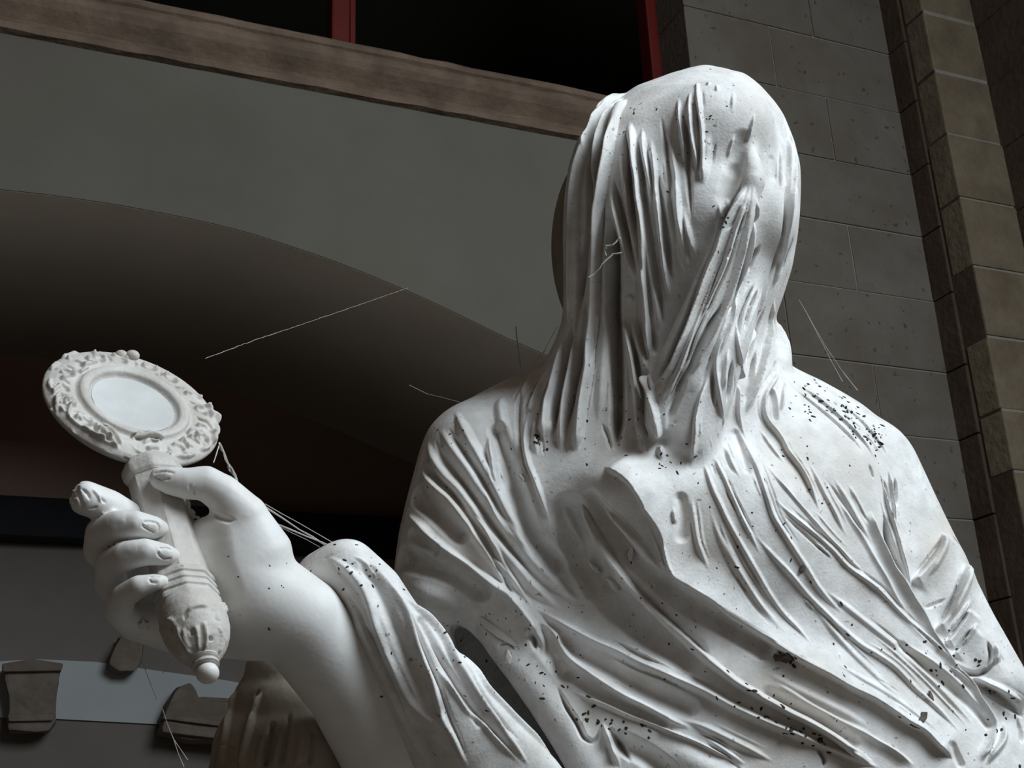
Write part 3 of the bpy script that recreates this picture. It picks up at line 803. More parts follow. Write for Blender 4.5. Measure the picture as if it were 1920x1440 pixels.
('c', 9, 27, [(1080,942),(1095,967),(1110,988),(1125,1012),(1138,1034),(1148,1050),(1170,1082),(1193,1113),(1220,1142),(1253,1173),(1287,1203),(1320,1232),(1350,1256),(1383,1282),(1420,1303),(1455,1322),(1483,1338),(1517,1355),(1567,1385),(1603,1412),(1637,1432)]),
('r', 9, 9, [(1052,945),(1062,975),(1075,1005),(1090,1035)]),
('h', 18, 10, [(1060,1010),(1080,1060),(1110,1110)]),
('r', 12, 15, [(1000,1135),(1040,1163),(1073,1182),(1118,1205),(1158,1222),(1200,1244),(1240,1260),(1282,1278),(1323,1297),(1362,1319),(1400,1338),(1445,1358),(1487,1375),(1528,1393),(1570,1412)]),
('p', 5, 7, [(1147,1197),(1190,1217),(1232,1238),(1273,1258),(1310,1280)]),
('r', 11, 14, [(1010,1160),(1040,1190),(1053,1212),(1068,1235),(1098,1258),(1140,1287),(1173,1307),(1207,1323),(1248,1345),(1300,1368)]),
('h', 26, 16, [(1060,1205),(1110,1235),(1170,1268),(1230,1300),(1290,1328)]),
('h', 18, 10, [(1070,1265),(1120,1295),(1180,1325),(1240,1352)]),
('p', 5, 8, [(1065,1292),(1098,1307),(1140,1323),(1182,1342),(1223,1357),(1265,1375),(1307,1392),(1357,1417),(1400,1438)]),
('r', 10, 8, [(1280,1350),(1320,1363),(1370,1387),(1412,1408),(1453,1430)]),
('r', 7, 7, [(1320,1382),(1360,1408),(1400,1436)]),
('S', 26, 9, [(1450,1276),(1487,1298),(1528,1323),(1578,1350),(1612,1367),(1642,1385),(1680,1407),(1718,1437)]),
('r', 16, 8, [(1430,1255),(1480,1285),(1530,1310),(1590,1340),(1640,1370)]),
('h', 18, 9, [(1440,1300),(1490,1328),(1540,1352),(1600,1390)]),
('g', 6, 12, [(1530,1400),(1545,1425),(1540,1440)]),
('r', 8, 9, [(1525,1395),(1560,1405),(1600,1422),(1650,1440)]),
# U-shaped fold end, lower middle
('g', 8, 16, [(1042,1282),(1062,1323),(1082,1355),(1095,1382),(1112,1392),(1121,1378),(1123,1360)]),
('r', 8, 12, [(1128,1352),(1143,1385),(1153,1413),(1163,1440)]),
('g', 9, 16, [(1140,1362),(1160,1395),(1185,1432)]),
('h', 26, 20, [(1165,1392),(1210,1415),(1250,1445)]),
('g', 4, 5, [(930,1213),(955,1205),(965,1222)]), ('h', 9, 8, [(905,1165),(930,1185),(955,1200)]),
# ---- pleats over the chest, right
('p', 7, 9, [(1343,803),(1360,837),(1373,870),(1392,902)]),
('r', 9, 11, [(1376,795),(1395,828),(1407,855),(1420,880),(1430,908),(1440,937),(1450,967),(1465,992),(1485,1023),(1498,1043),(1517,1072),(1532,1097),(1557,1128),(1585,1155)]),
('g', 5, 6, [(1425,870),(1437,905),(1447,935),(1458,965),(1472,990),(1493,1022)]),
('h', 15, 11, [(1380,812),(1392,845),(1400,885)]),
('p', 6, 8, [(1422,800),(1443,833),(1463,860),(1476,872)]),
('p', 7, 9, [(1428,860),(1453,893),(1477,920),(1500,947),(1523,973),(1550,1003),(1577,1030),(1605,1060)]),
('S', 16, 7, [(1560,1012),(1590,1042),(1612,1066),(1640,1097),(1667,1127),(1693,1155),(1717,1180),(1742,1203),(1775,1232)]),
('p', 7, 10, [(1445,925),(1470,953),(1498,977),(1532,1005),(1563,1033),(1590,1063),(1623,1087),(1650,1108),(1680,1140),(1705,1165),(1745,1200),(1790,1250)]),
('g', 6, 6, [(1460,958),(1495,990),(1530,1022),(1565,1052)]),
('r', 8, 9, [(1515,862),(1532,897),(1548,930),(1565,960),(1578,988),(1592,1010)]),
('g', 6, 6, [(1545,893),(1573,933),(1600,975),(1623,1010)]),
('r', 8, 7, [(1590,905),(1610,945),(1625,972)]),
('S', 13, 8, [(1573,935),(1600,975),(1622,1010),(1643,1047),(1667,1087),(1687,1127),(1707,1157)]),
('r', 9, 8, [(1560,890),(1590,940),(1615,985),(1638,1020)]),
('S', 22, 19, [(1633,955),(1645,992),(1667,1038),(1692,1080),(1713,1118),(1733,1150),(1750,1185),(1772,1218),(1790,1243),(1810,1266),(1828,1285),(1840,1308),(1855,1332),(1867,1358),(1864,1383),(1857,1405),(1838,1432)], 0.05),
('g', 11, 22, [(1657,960),(1665,1005),(1678,1045),(1693,1077),(1703,1096)]),
('p', 5, 10, [(1645,872),(1657,910),(1663,943),(1672,972),(1682,1000),(1690,1032),(1701,1068),(1711,1113)]),
('p', 5, 9, [(1664,870),(1671,910),(1677,952),(1681,990)]),
('g', 5, 9, [(1655,895),(1664,930),(1671,955)]), ('g', 5, 9, [(1678,890),(1680,930),(1682,955)]),
('p', 6, 7, [(1480,710),(1519,736),(1555,765),(1588,794),(1613,819),(1631,843),(1645,870)]),
('g', 5, 6, [(1475,718),(1515,748),(1550,777),(1582,806),(1606,832),(1622,860)]),
('p', 5, 6, [(1560,750),(1600,775),(1632,808),(1647,827),(1657,840),(1667,862)]),
('p', 4, 5, [(1645,750),(1690,800),(1710,840)]), ('g', 4, 5, [(1722,850),(1724,877),(1722,905)]),
('g', 6, 7, [(1628,868),(1634,885),(1638,900)]),
# softer pleats
('r', 8, 8, [(1315,835),(1323,875),(1337,917),(1353,950),(1363,972),(1380,1003),(1397,1033),(1420,1073),(1443,1113),(1467,1147),(1498,1180),(1528,1217)]),
('r', 7, 8, [(1327,808),(1338,842),(1348,875),(1360,900),(1377,937),(1395,977),(1413,1013),(1428,1045)]),
('g', 4, 6, [(1352,862),(1365,898),(1382,937),(1400,975),(1418,1010)]),
('r', 8, 6, [(1340,985),(1365,1028),(1388,1070),(1412,1108),(1433,1140),(1465,1173)]),
('r', 9, 8, [(1413,1000),(1433,1023),(1453,1045),(1485,1080),(1512,1113),(1548,1150),(1587,1187),(1617,1212),(1645,1228),(1680,1253),(1717,1293),(1743,1315),(1783,1355),(1808,1382)]),
('S', 14, 7, [(1455,1042),(1487,1076),(1515,1108),(1550,1146),(1590,1183),(1620,1207),(1650,1228),(1684,1252),(1720,1290),(1746,1312),(1786,1352)]),
('r', 10, 6, [(1520,1130),(1560,1180),(1600,1225),(1650,1275),(1700,1325)]),
('r', 10, 7, [(1540,1100),(1590,1140),(1640,1180),(1690,1220),(1740,1268),(1790,1320),(1830,1365)]),
('h', 15, 10, [(1690,1213),(1720,1238),(1752,1265),(1776,1285),(1803,1308),(1835,1338),(1852,1358)]),
('r', 9, 8, [(1695,1205),(1735,1232),(1775,1262),(1810,1295),(1840,1330)]),
('r', 9, 6, [(1560,1240),(1610,1270),(1660,1300),(1710,1335),(1770,1385)]),
('S', 14, 6, [(1605,1358),(1642,1385),(1680,1407),(1717,1437)]),
('h', 16, 9, [(1276,935),(1280,970),(1278,1005)]),
('r', 7, 6, [(1262,950),(1268,985)]), ('r', 8, 6, [(1296,930),(1302,975),(1310,1020),(1330,1070)]),
('r', 9, 5, [(1330,950),(1350,1010),(1385,1075),(1430,1140),(1480,1195)]),
('h', 12, 9, [(1785,1400),(1800,1432)]),
# ---- right arm folds
('T', 48, 20, [(1766,995),(1763,1017),(1747,1042),(1727,1067),(1706,1093)], .12),
('T', 48, 22, [(1813,1052),(1803,1083),(1793,1110),(1782,1135),(1770,1158),(1749,1184)], .12),
('T', 36, 17, [(1820,1140),(1800,1168),(1780,1195),(1769,1210)], .12),
('T', 32, 15, [(1828,1175),(1803,1205),(1785,1232)], .12),
('g', 7, 15, [(1766,995),(1763,1017),(1747,1042),(1727,1067),(1706,1093)]),
('r', 9, 8, [(1772,1000),(1768,1030),(1752,1062),(1735,1085)]),
('g', 8, 16, [(1813,1052),(1803,1083),(1793,1110),(1782,1135),(1770,1158),(1749,1184)]),
('r', 10, 10, [(1818,1062),(1812,1090),(1803,1118),(1790,1148),(1775,1172)]),
('g', 7, 13, [(1820,1140),(1800,1168),(1780,1195),(1769,1210)]),
('r', 8, 8, [(1822,1120),(1808,1148),(1790,1172),(1772,1195)]),
('g', 6, 12, [(1828,1175),(1803,1205),(1785,1232)]),
('r', 7, 7, [(1835,1165),(1820,1190),(1800,1215)]),
('g', 5, 7, [(1778,1120),(1755,1132),(1727,1142)]),
('g', 4, 7, [(1785,1004),(1800,1022),(1808,1036)]),
('g', 6, 12, [(1850,1196),(1856,1222),(1852,1242),(1838,1262)]),
('r', 8, 9, [(1865,1205),(1872,1228),(1866,1248)]),
('g', 8, 16, [(1783,1236),(1794,1249),(1810,1259),(1833,1264),(1853,1254),(1868,1240)]),
('g', 12, 20, [(1822,1278),(1850,1292),(1880,1312),(1905,1332),(1925,1350)]),
('r', 9, 12, [(1815,1264),(1850,1280),(1885,1296),(1920,1318)]),
('r', 10, 14, [(1880,1345),(1884,1365),(1880,1390),(1864,1412),(1845,1438)]),
('g', 8, 12, [(1905,1340),(1916,1370),(1912,1400)]),
]
BODY = [(b[0], b[1], b[2] * (1.85 if b[0] == 'g' and np.mean(b[3], 0)[1] < 800 and np.mean(b[3], 0)[0] < 1330 else 1.5 if b[0] in 'g' else 1.25 if b[0] in 'rp' else 1.1)) + tuple(b[3:]) for b in BODY]
def soften(b):
    mu, mv = np.mean(b[3], 0)
    if 1335 < mu < 1715 and 830 < mv < 1330 and b[0] in 'rpghS' and not (b[0] == 'S' and b[2] > 15) and not (mu > 1640 and mv < 1080):
        return (b[0], max(5, b[1] * 0.8), b[2] * 0.62) + tuple(b[3:])
    return b
BODY = [soften(b) for b in BODY]
fine = []
for b in BODY:
    if b[0] not in 'rp' or b[1] > 16: continue
    c = catmull(b[3], 12.0)
    if len(c) < 8: continue
    tg = np.gradient(c, axis=0); tg /= np.linalg.norm(tg, axis=1)[:, None] + 1e-9
    nn = np.column_stack([tg[:, 1], -tg[:, 0]])
    for sd in (-1, 1):
        if rng.random() < 0.25: continue
        i0 = rng.randint(0, len(c) // 2); i1 = rng.randint(i0 + 4, len(c))
        seg_ = (c + nn * sd * (b[1] + rng.uniform(1, 7)) + np.array([[math.sin(k * 0.7) * 0.8, 0] for k in range(len(c))]))[i0:i1]
        if len(seg_) >= 4: fine.append((rng.choice('pg'), 3.6, rng.uniform(2.5, 4.5), [tuple(q) for q in seg_]))
D = carve(P, N, surf, BODY + fine)
P = P + facing(N) * D[:, None]
body = mesh_obj('veil_drapery', unproj(P, D_BODY), Q, M['marble'], statue)
body['label'] = 'thin clinging marble veil and robe in deep narrow folds'
body_pq = (P, Q)
# back of the veil behind the head, its shade put in as brown colour
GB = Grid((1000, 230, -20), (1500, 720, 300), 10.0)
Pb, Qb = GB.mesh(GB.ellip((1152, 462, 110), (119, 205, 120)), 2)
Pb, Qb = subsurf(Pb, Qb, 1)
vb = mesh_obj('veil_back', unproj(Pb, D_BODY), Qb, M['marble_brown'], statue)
vb['label'] = 'back edge of the veil, coloured dark brown for shade'
print('body', len(P), time.time() - T0)

# ---------------------------------------------------------------- raised arm and hand
D_ARM = 0.95
H = Grid((95, 835, -190), (900, 1560, 330), 5.0)
palm = H.ellip((345, 1098, 108), (122, 108, 54))
palm = smin(palm, H.chain([(258, 1166, 62, 36), (350, 1186, 72, 46), (450, 1172, 66, 64)]), 22)
then = H.ellip((437, 1050, 30), (80, 98, 66))
palm = smin(palm, then, 30)
palm = smin(palm, H.chain([(378, 1000, 42, 26), (395, 1060, 40, 40)]), 26)
wrist = H.chain([(480, 1118, 50, 98), (560, 1165, 66, 88), (655, 1290, 150, 84), (745, 1455, 265, 86), (800, 1560, 340, 88)])
palm = smin(palm, wrist, 45)
thumb = H.chain([(301, 897, 28, 22), (322, 902, 18, 27), (352, 907, 16, 30), (386, 906, 20, 33), (420, 928, 22, 37), (458, 972, 26, 47), (482, 1035, 34, 66)])
palm = smin(palm, thumb, 16)
fingers = [
    [(300, 991, -26, 17), (288, 989, -38, 22), (252, 982, -50, 26), (220, 985, -40, 29), (190, 1000, -2, 31), (188, 1032, 50, 33), (245, 1062, 98, 40)],
    [(323, 1042, -56, 16), (310, 1040, -66, 21), (272, 1035, -74, 26), (236, 1042, -62, 28), (207, 1060, -18, 30), (208, 1096, 36, 32), (268, 1120, 92, 42)],
    [(304, 1090, -92, 13), (290, 1092, -98, 17), (260, 1100, -98, 22), (232, 1118, -70, 24), (222, 1146, -18, 27), (248, 1166, 36, 33), (308, 1172, 70, 42)],
    [(160, 934, -18, 33), (205, 950, 8, 32), (258, 985, 56, 34), (300, 1040, 98, 40)],
]
FH = palm
for fch in fingers:
    FH = np.minimum(FH, smin(palm, H.chain(fch), 12))
# broken-off index finger: rough fracture
fr = (H.u - 160) * 0.86 + (H.v - 932) * 0.35 + (H.w + 18) * 0.25
fr = -(fr + 20) + 4.0 * np.sin(H.v * 0.33 + H.w * 0.2) + 3 * np.sin(H.w * 0.31 + H.u * 0.4)
FH = np.where((H.u < 215) & (H.v < 985), np.maximum(FH, fr), FH)
Ph, Qh = H.mesh(FH, 2)
sh = Surf(Ph, Qh)
Ph, Qh = adaptive(Ph, Qh, 1, 0)
Nh = normals(Ph, Qh)
HAND = [
('g', 3.5, 4, [(268,979),(280,978),(294,981),(299,988)], .1), ('g', 3.5, 5, [(266,981),(270,988),(280,994),(291,999)], .1), ('g', 3, 3, [(299,986),(297,996)], .1),
('g', 3.5, 4, [(298,1029),(310,1027),(322,1030)], .1), ('g', 3.5, 5, [(295,1033),(299,1042),(308,1048),(322,1047)], .1),
('g', 3, 4, [(279,1083),(290,1080),(300,1082)], .1), ('g', 3, 4, [(278,1085),(284,1092),(296,1093)], .1),
('g', 4, 4, [(287,889),(300,884),(316,884),(328,888)], .1), ('g', 3.5, 4, [(288,894),(302,899),(320,897)], .1),
('g', 5, 4, [(362,912),(368,930)]), ('g', 4, 3, [(355,905),(358,925)]),
('g', 9, 9, [(395,958),(410,970),(432,976),(446,973)]),
('h', 44, 10, [(395,1010),(402,1060),(420,1110)], .45),
('r', 22, 3, [(205,985),(228,962),(250,965)], .45), ('r', 22, 3, [(222,1040),(250,1020),(272,1022)], .45),

('g', 5, 6, [(142,925),(150,935),(155,948),(150,960)]), ('g', 5, 5, [(150,915),(163,925),(170,940)]), ('g', 4, 5, [(165,955),(185,950)]), ('r', 5, 4, [(170,915),(185,930),(190,945)]), ('g', 4, 4, [(185,930),(200,945)]),
]
Dh = carve(Ph, Nh, sh, HAND)
Ph = Ph + Nh * Dh[:, None]
arm = mesh_obj('raised_hand', unproj(Ph, D_ARM), Qh, M['marble_smooth'], statue)
arm['label'] = 'smooth raised forearm and hand with a broken index finger'
print('hand', len(Ph), time.time() - T0)

# ---------------------------------------------------------------- sleeve
SG = Grid((520, 985, -120), (1210, 1620, 620), 6.0)
slL = SG.chain([(598, 1082, 150, 44), (650, 1070, 120, 47), (688, 1108, 92, 46), (724, 1172, 70, 40), (801, 1296, 100, 48), (862, 1405, 165, 55), (921, 1500, 240, 60), (975, 1600, 320, 64)])
slR = SG.chain([(650, 1070, 125, 44), (705, 1115, 105, 45), (762, 1182, 105, 44), (836, 1268, 130, 49), (908, 1358, 180, 53), (1000, 1462, 262, 57), (1080, 1580, 340, 60)])
sl = smin(slL, slR, 60)
inner_s = SG.chain([(672, 1128, 92, 32), (699, 1170, 74, 39), (735, 1226, 92, 49), (796, 1361, 180, 61), (850, 1485, 270, 70), (900, 1590, 350, 76)])
sl = smin(sl, inner_s, 3)
Ps, Qs = SG.mesh(sl, 3)
ss = Surf(Ps, Qs)
Ps, Qs = adaptive(Ps, Qs, 1, 0)
Ns = normals(Ps, Qs)
SLEEVE = [
('r', 12, 12, [(606,1040),(633,1055),(657,1075),(678,1100),(693,1133),(703,1167),(716,1200),(730,1235),(745,1265),(765,1305),(783,1327),(802,1349),(820,1364)]),
('g', 8, 10, [(640,1100),(655,1120),(675,1155),(692,1192),(709,1235),(735,1290),(760,1325)]),
('h', 22, 16, [(690,1070),(715,1110),(735,1160),(755,1210),(778,1260),(800,1305),(815,1335)]),
('r', 10, 13, [(715,1072),(733,1097),(745,1120),(757,1142),(768,1170),(778,1203),(793,1242),(807,1275),(817,1313),(830,1350),(848,1380),(863,1413),(880,1445)]),
('g', 6, 12, [(748,1108),(766,1145),(782,1180),(795,1212),(810,1250),(827,1292),(840,1333),(853,1367),(867,1400),(880,1433)]),
('r', 11, 14, [(752,1110),(782,1142),(807,1167),(828,1192),(840,1215),(853,1242),(877,1280),(902,1317),(927,1350),(943,1375),(968,1405),(995,1438)]),
('g', 7, 11, [(800,1180),(820,1215),(840,1250),(860,1283),(883,1317),(907,1350),(935,1382),(960,1415)]),
('h', 13, 9, [(790,1165),(815,1210),(840,1260),(870,1310),(900,1355)]),
('r', 8, 9, [(806,1240),(835,1275),(858,1305),(880,1335),(902,1352),(923,1378),(952,1408),(982,1437)]),
('r', 9, 9, [(850,1198),(868,1230),(887,1250),(910,1287),(943,1322),(977,1358),(1007,1387),(1043,1427)]),
('g', 5, 9, [(845,1190),(867,1227),(883,1255),(900,1290),(922,1325),(950,1362),(985,1400)]),
('g', 5, 6, [(815,1340),(835,1370),(850,1400),(868,1435)]),
('r', 6, 5, [(660,1040),(690,1060),(712,1090)]),
('g', 5, 5, [(598,1048),(630,1042),(650,1030)]),
('g', 6, 8, [(672,1140),(690,1185),(712,1235),(740,1300),(775,1380)]),
('r', 9, 5, [(670,1150),(690,1200),(720,1270),(760,1360),(800,1435)]),
]
Ds = carve(Ps, Ns, ss, SLEEVE)
Ps = Ps + Ns * Ds[:, None]
slv = mesh_obj('sleeve', unproj(Ps, D_ARM), Qs, M['marble'], statue)
print('sleeve', len(Ps), time.time() - T0)

# ---------------------------------------------------------------- drapery hanging behind the arm
KG = Grid((330, 1200, 60), (800, 1640, 620), 7.0)
hd = KG.chain([(520, 1262, 300, 62), (525, 1330, 310, 92), (525, 1420, 320, 130), (530, 1620, 340, 190)])
hd = np.maximum(hd, 1226 - KG.v)
Pk, Qk = KG.mesh(hd, 3); sk = Surf(Pk, Qk)
Pk, Qk = adaptive(Pk, Qk, 1, 0); Nk = normals(Pk, Qk)
HANG = [
('g', 9, 20, [(440,1250),(428,1300),(416,1343),(408,1383),(399,1440)], .1), ('r', 11, 10, [(445,1290),(430,1345),(422,1395),(415,1440)], .15),
('g', 6, 11, [(487,1290),(468,1340),(455,1380),(445,1440)], .1), ('S', 16, 12, [(490,1296),(478,1345),(466,1395),(457,1440)], .1),
('r', 9, 9, [(482,1300),(468,1360),(455,1420),(450,1440)], .1),
('r', 10, 10, [(500,1370),(490,1400),(482,1440)], .2), ('g', 8, 14, [(512,1350),(505,1390),(496,1440)], .1), ('r', 8, 9, [(530,1360),(520,1400),(512,1440)], .2),
('g', 7, 10, [(545,1330),(535,1390),(525,1440)], .15), ('r', 12, 8, [(570,1350),(562,1400),(555,1440)], .2), ('g', 8, 8, [(590,1360),(585,1410),(580,1440)], .2),
('g', 3, 4, [(417,1395),(432,1398),(445,1405)], .2)]
Pk = Pk + Nk * carve(Pk, Nk, sk, HANG)[:, None]
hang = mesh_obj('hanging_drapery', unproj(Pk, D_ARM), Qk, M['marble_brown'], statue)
hang['label'] = 'brown-stained fluted drapery hanging behind the forearm'

# ---------------------------------------------------------------- hand mirror
mir = bpy.data.objects.new('hand_mirror', None); COL.objects.link(mir); mir.parent = statue
mir['label'] = 'carved round hand mirror with faceted handle and acorn pommel'
O_ = np.array([250., 757., 200.]); eA = np.array([28., 103., -110.]); eB = np.array([163., 28., 68.])
nN = np.cross(eA, eB); nN /= np.linalg.norm(nN)
if nN[2] > 0: nN = -nN
# front face profile: (radius, height towards viewer)
fp = [(0, -9), (.2, -9), (.36, -7.5), (.45, -5), (.495, -1), (.515, 5), (.53, 8), (.58, 9.5), (.615, 8), (.635, 2), (.66, -1), (.72, 1), (.80, 2), (.88, -1), (.95, -5), (.99, -11), (1.0, -15), (.99, -20), (.95, -27), (.85, -40), (.65, -56), (.4, -66), (.15, -70), (0, -71)]
nr = 170; na = 420
fr_ = np.array(fp); arc = np.concatenate([[0], np.cumsum(np.hypot(np.diff(fr_[:, 0]) * 165, np.diff(fr_[:, 1])))])
tt = np.linspace(0, arc[-1], nr)
rr = np.interp(tt, arc, fr_[:, 0]); hh = np.interp(tt, arc, fr_[:, 1])
rr[0] = 1e-3; rr[-1] = 1e-3
th = np.linspace(0, 2 * math.pi, na, endpoint=False)
Pm = np.zeros((nr, na, 3))
for i in range(nr):
    Pm[i] = O_ + rr[i] * (np.cos(th)[:, None] * eB + np.sin(th)[:, None] * eA) + hh[i] * nN
# scalloped outer edge
Pm = Pm.reshape(-1, 3)
Qm = np.array([[i * na + j, i * na + (j + 1) % na, (i + 1) * na + (j + 1) % na, (i + 1) * na + j] for i in range(nr - 1) for j in range(na)])
Nm = normals(Pm, Qm)
front_m = (np.repeat(hh, na) > -14)
if (Nm[na * 10:na * 12] @ nN).mean() < 0: Qm = Qm[:, ::-1]; Nm = -Nm
sm_ = Surf(Pm, Qm)
def crop70(pts, x0=70, y0=630, k=5.3333): return [(x0 + a / k, y0 + b / k) for a, b in pts]
MIR = []
for w_, h_, pts in [
    (5, 8, [(130,640),(200,520),(300,470),(390,490),(430,540)]), (5, 7, [(200,820),(190,650),(250,540),(330,520),(350,590),(280,640)]),
    (5, 8, [(150,700),(160,820),(240,930)]), (5, 8, [(320,880),(310,760),(350,680),(420,650),(470,690)]), (6, 8, [(250,700),(290,640),(360,620)]),
    (6, 9, [(330,900),(400,1020),(520,1110),(640,1160),(760,1190)]), (5, 8, [(380,900),(400,800),(470,770),(540,800),(560,880)]),
    (5, 8, [(440,900),(520,960),(600,1010),(700,1040)]), (6, 8, [(520,860),(600,900),(680,980),(760,1070),(820,1150)]), (5, 7, [(650,860),(730,940),(800,1030),(850,1120)]),
    (5, 8, [(940,1080),(960,1020),(1040,985),(1150,975),(1250,1000),(1330,1040),(1360,1090)]), (5, 8, [(940,1080),(980,1150),(1080,1200),(1200,1220),(1300,1190),(1370,1110)]),
    (5, 7, [(1040,1110),(1100,1060),(1180,1050),(1250,1070)]), (6, 6, [(1080,1130),(1160,1120),(1230,1130)]), (5, 5, [(1130,1170),(1220,1170)]),
    (5, 8, [(1400,1080),(1460,1040),(1500,1080),(1490,1150)]), (5, 9, [(1500,1000),(1540,930),(1620,910),(1680,950),(1700,1030),(1660,1120)]), (5, 8, [(1560,1080),(1600,1000),(1580,960)]),
    (5, 9, [(1610,830),(1700,850),(1760,920),(1770,1010),(1720,1110)]), (5, 8, [(1640,690),(1720,720),(1780,800),(1800,900)]), (5, 7, [(1620,660),(1690,650),(1750,700)]), (5, 7, [(1660,700),(1710,740),(1750,820)]),
    (5, 8, [(1570,520),(1640,520),(1700,580),(1730,640)]), (5, 7, [(1590,560),(1640,600),(1680,590)]), (5, 8, [(1380,340),(1440,320),(1520,370),(1600,450)]), (5, 7, [(1430,390),(1500,420),(1570,460),(1620,480)]),
    (5, 6, [(470,240),(560,205),(650,195)]), (5, 6, [(420,330),(520,270),(640,240)]), (5, 6, [(800,180),(920,190),(1060,195),(1180,220)]), (5, 6, [(1130,240),(1250,280),(1350,330)]), (5, 5, [(620,150),(720,135),(800,150)]),
    (7, 9, [(760,110),(830,95),(860,110)]), (7, 9, [(870,105),(930,95),(1000,130)]), (5, 6, [(400,380),(470,340),(530,330)]), (5, 6, [(220,440),(300,400),(400,370)])]:
    MIR.append(('r', w_ + 1, h_ * 1.3, crop70(pts), .2))
for w_, h_, pts in [(4, 8, [(190,860),(220,760),(210,640),(280,540)]), (4, 8, [(310,880),(370,1000),(460,1080)]), (4, 6, [(470,920),(510,930)]), (4, 7, [(580,900),(600,990)]),
    (4, 8, [(920,1080),(940,1010),(1020,970),(1110,965)]), (4, 7, [(1490,1030),(1500,950)]), (4, 6, [(1700,760),(1740,830)]), (4, 7, [(1600,820),(1650,840)]), (4, 6, [(1590,600),(1560,540)]), (4, 6, [(850,1210),(960,1270)])]:
    MIR.append(('g', w_, h_, crop70(pts), .2))
def disc_px(r_, t_):
    p = O_ + r_ * (math.cos(t_) * eB + math.sin(t_) * eA); return (p[0], p[1])
for k in range(15):
    tc_ = math.radians(122 + k * 21.2)
    pts = []
    sg_ = 1 if k % 2 else -1
    for q in np.linspace(0, 1, 12):
        ra = 0.115 * (1 - 0.75 * q); an = sg_ * q * 7.5 + (1.2 if k % 2 else 2.0)
        rc = 0.81 + ra * math.sin(an); tq = tc_ + ra * math.cos(an) / 0.81
        pts.append(disc_px(rc, tq))
    MIR.append(('r', 5.5, 8.5, pts, .12))
    MIR.append(('r', 5.5, 7, [disc_px(0.93, tc_ - .2), disc_px(0.955, tc_), disc_px(0.93, tc_ + .2)], .3))
    MIR.append(('g', 4, 6, [disc_px(0.70, tc_ + .1), disc_px(0.78, tc_ + .2), disc_px(0.88, tc_ + .16)], .3))
Dm = carve(Pm, Nm, sm_, MIR)
Dm[~front_m] = 0
Pm = Pm + Nm * Dm[:, None]
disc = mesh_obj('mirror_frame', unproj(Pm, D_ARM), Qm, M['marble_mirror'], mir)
# plain polished face set into the frame
npf = 28; naf = 96
V = []
for i in range(npf + 1):
    r_ = 0.47 * i / npf
    V += [O_ + r_ * (math.cos(a) * eB + math.sin(a) * eA) + nN * (-2.0 - 5.5 * (1 - (i / npf)**2)) for a in np.linspace(0, 2 * math.pi, naf, endpoint=False)]
Fq = np.array([[i * naf + j, i * naf + (j + 1) % naf, (i + 1) * naf + (j + 1) % naf, (i + 1) * naf + j] for i in range(npf) for j in range(naf)])
face = mesh_obj('mirror_face', unproj(V, D_ARM), Fq, M['marble_face'], mir)
# crest on the top edge
ct = O_ - eA * 0.985
bmc = []
def blob(c, r3, nlat=10, nlon=16):
    V = []; Fc = []
    for i in range(nlat + 1):
        p = math.pi * i / nlat
        for j in range(nlon):
            q = 2 * math.pi * j / nlon
            V.append((c[0] + r3[0] * math.sin(p) * math.cos(q), c[1] + r3[1] * math.cos(p), c[2] + r3[2] * math.sin(p) * math.sin(q)))
    for i in range(nlat):
        for j in range(nlon):
            Fc.append([i * nlon + j, i * nlon + (j + 1) % nlon, (i + 1) * nlon + (j + 1) % nlon, (i + 1) * nlon + j])
    return np.array(V), np.array(Fc)
for k, (cx, cy, rx, ry) in enumerate(((227, 667, 13, 11), (248, 667, 14, 11), (238, 672, 9, 9))):
    V, Fc = blob((cx, cy, ct[2] + 2), (rx, ry, 14))
    mesh_obj('crest_scroll', unproj(V, D_ARM), Fc, M['marble_mirror'], mir)

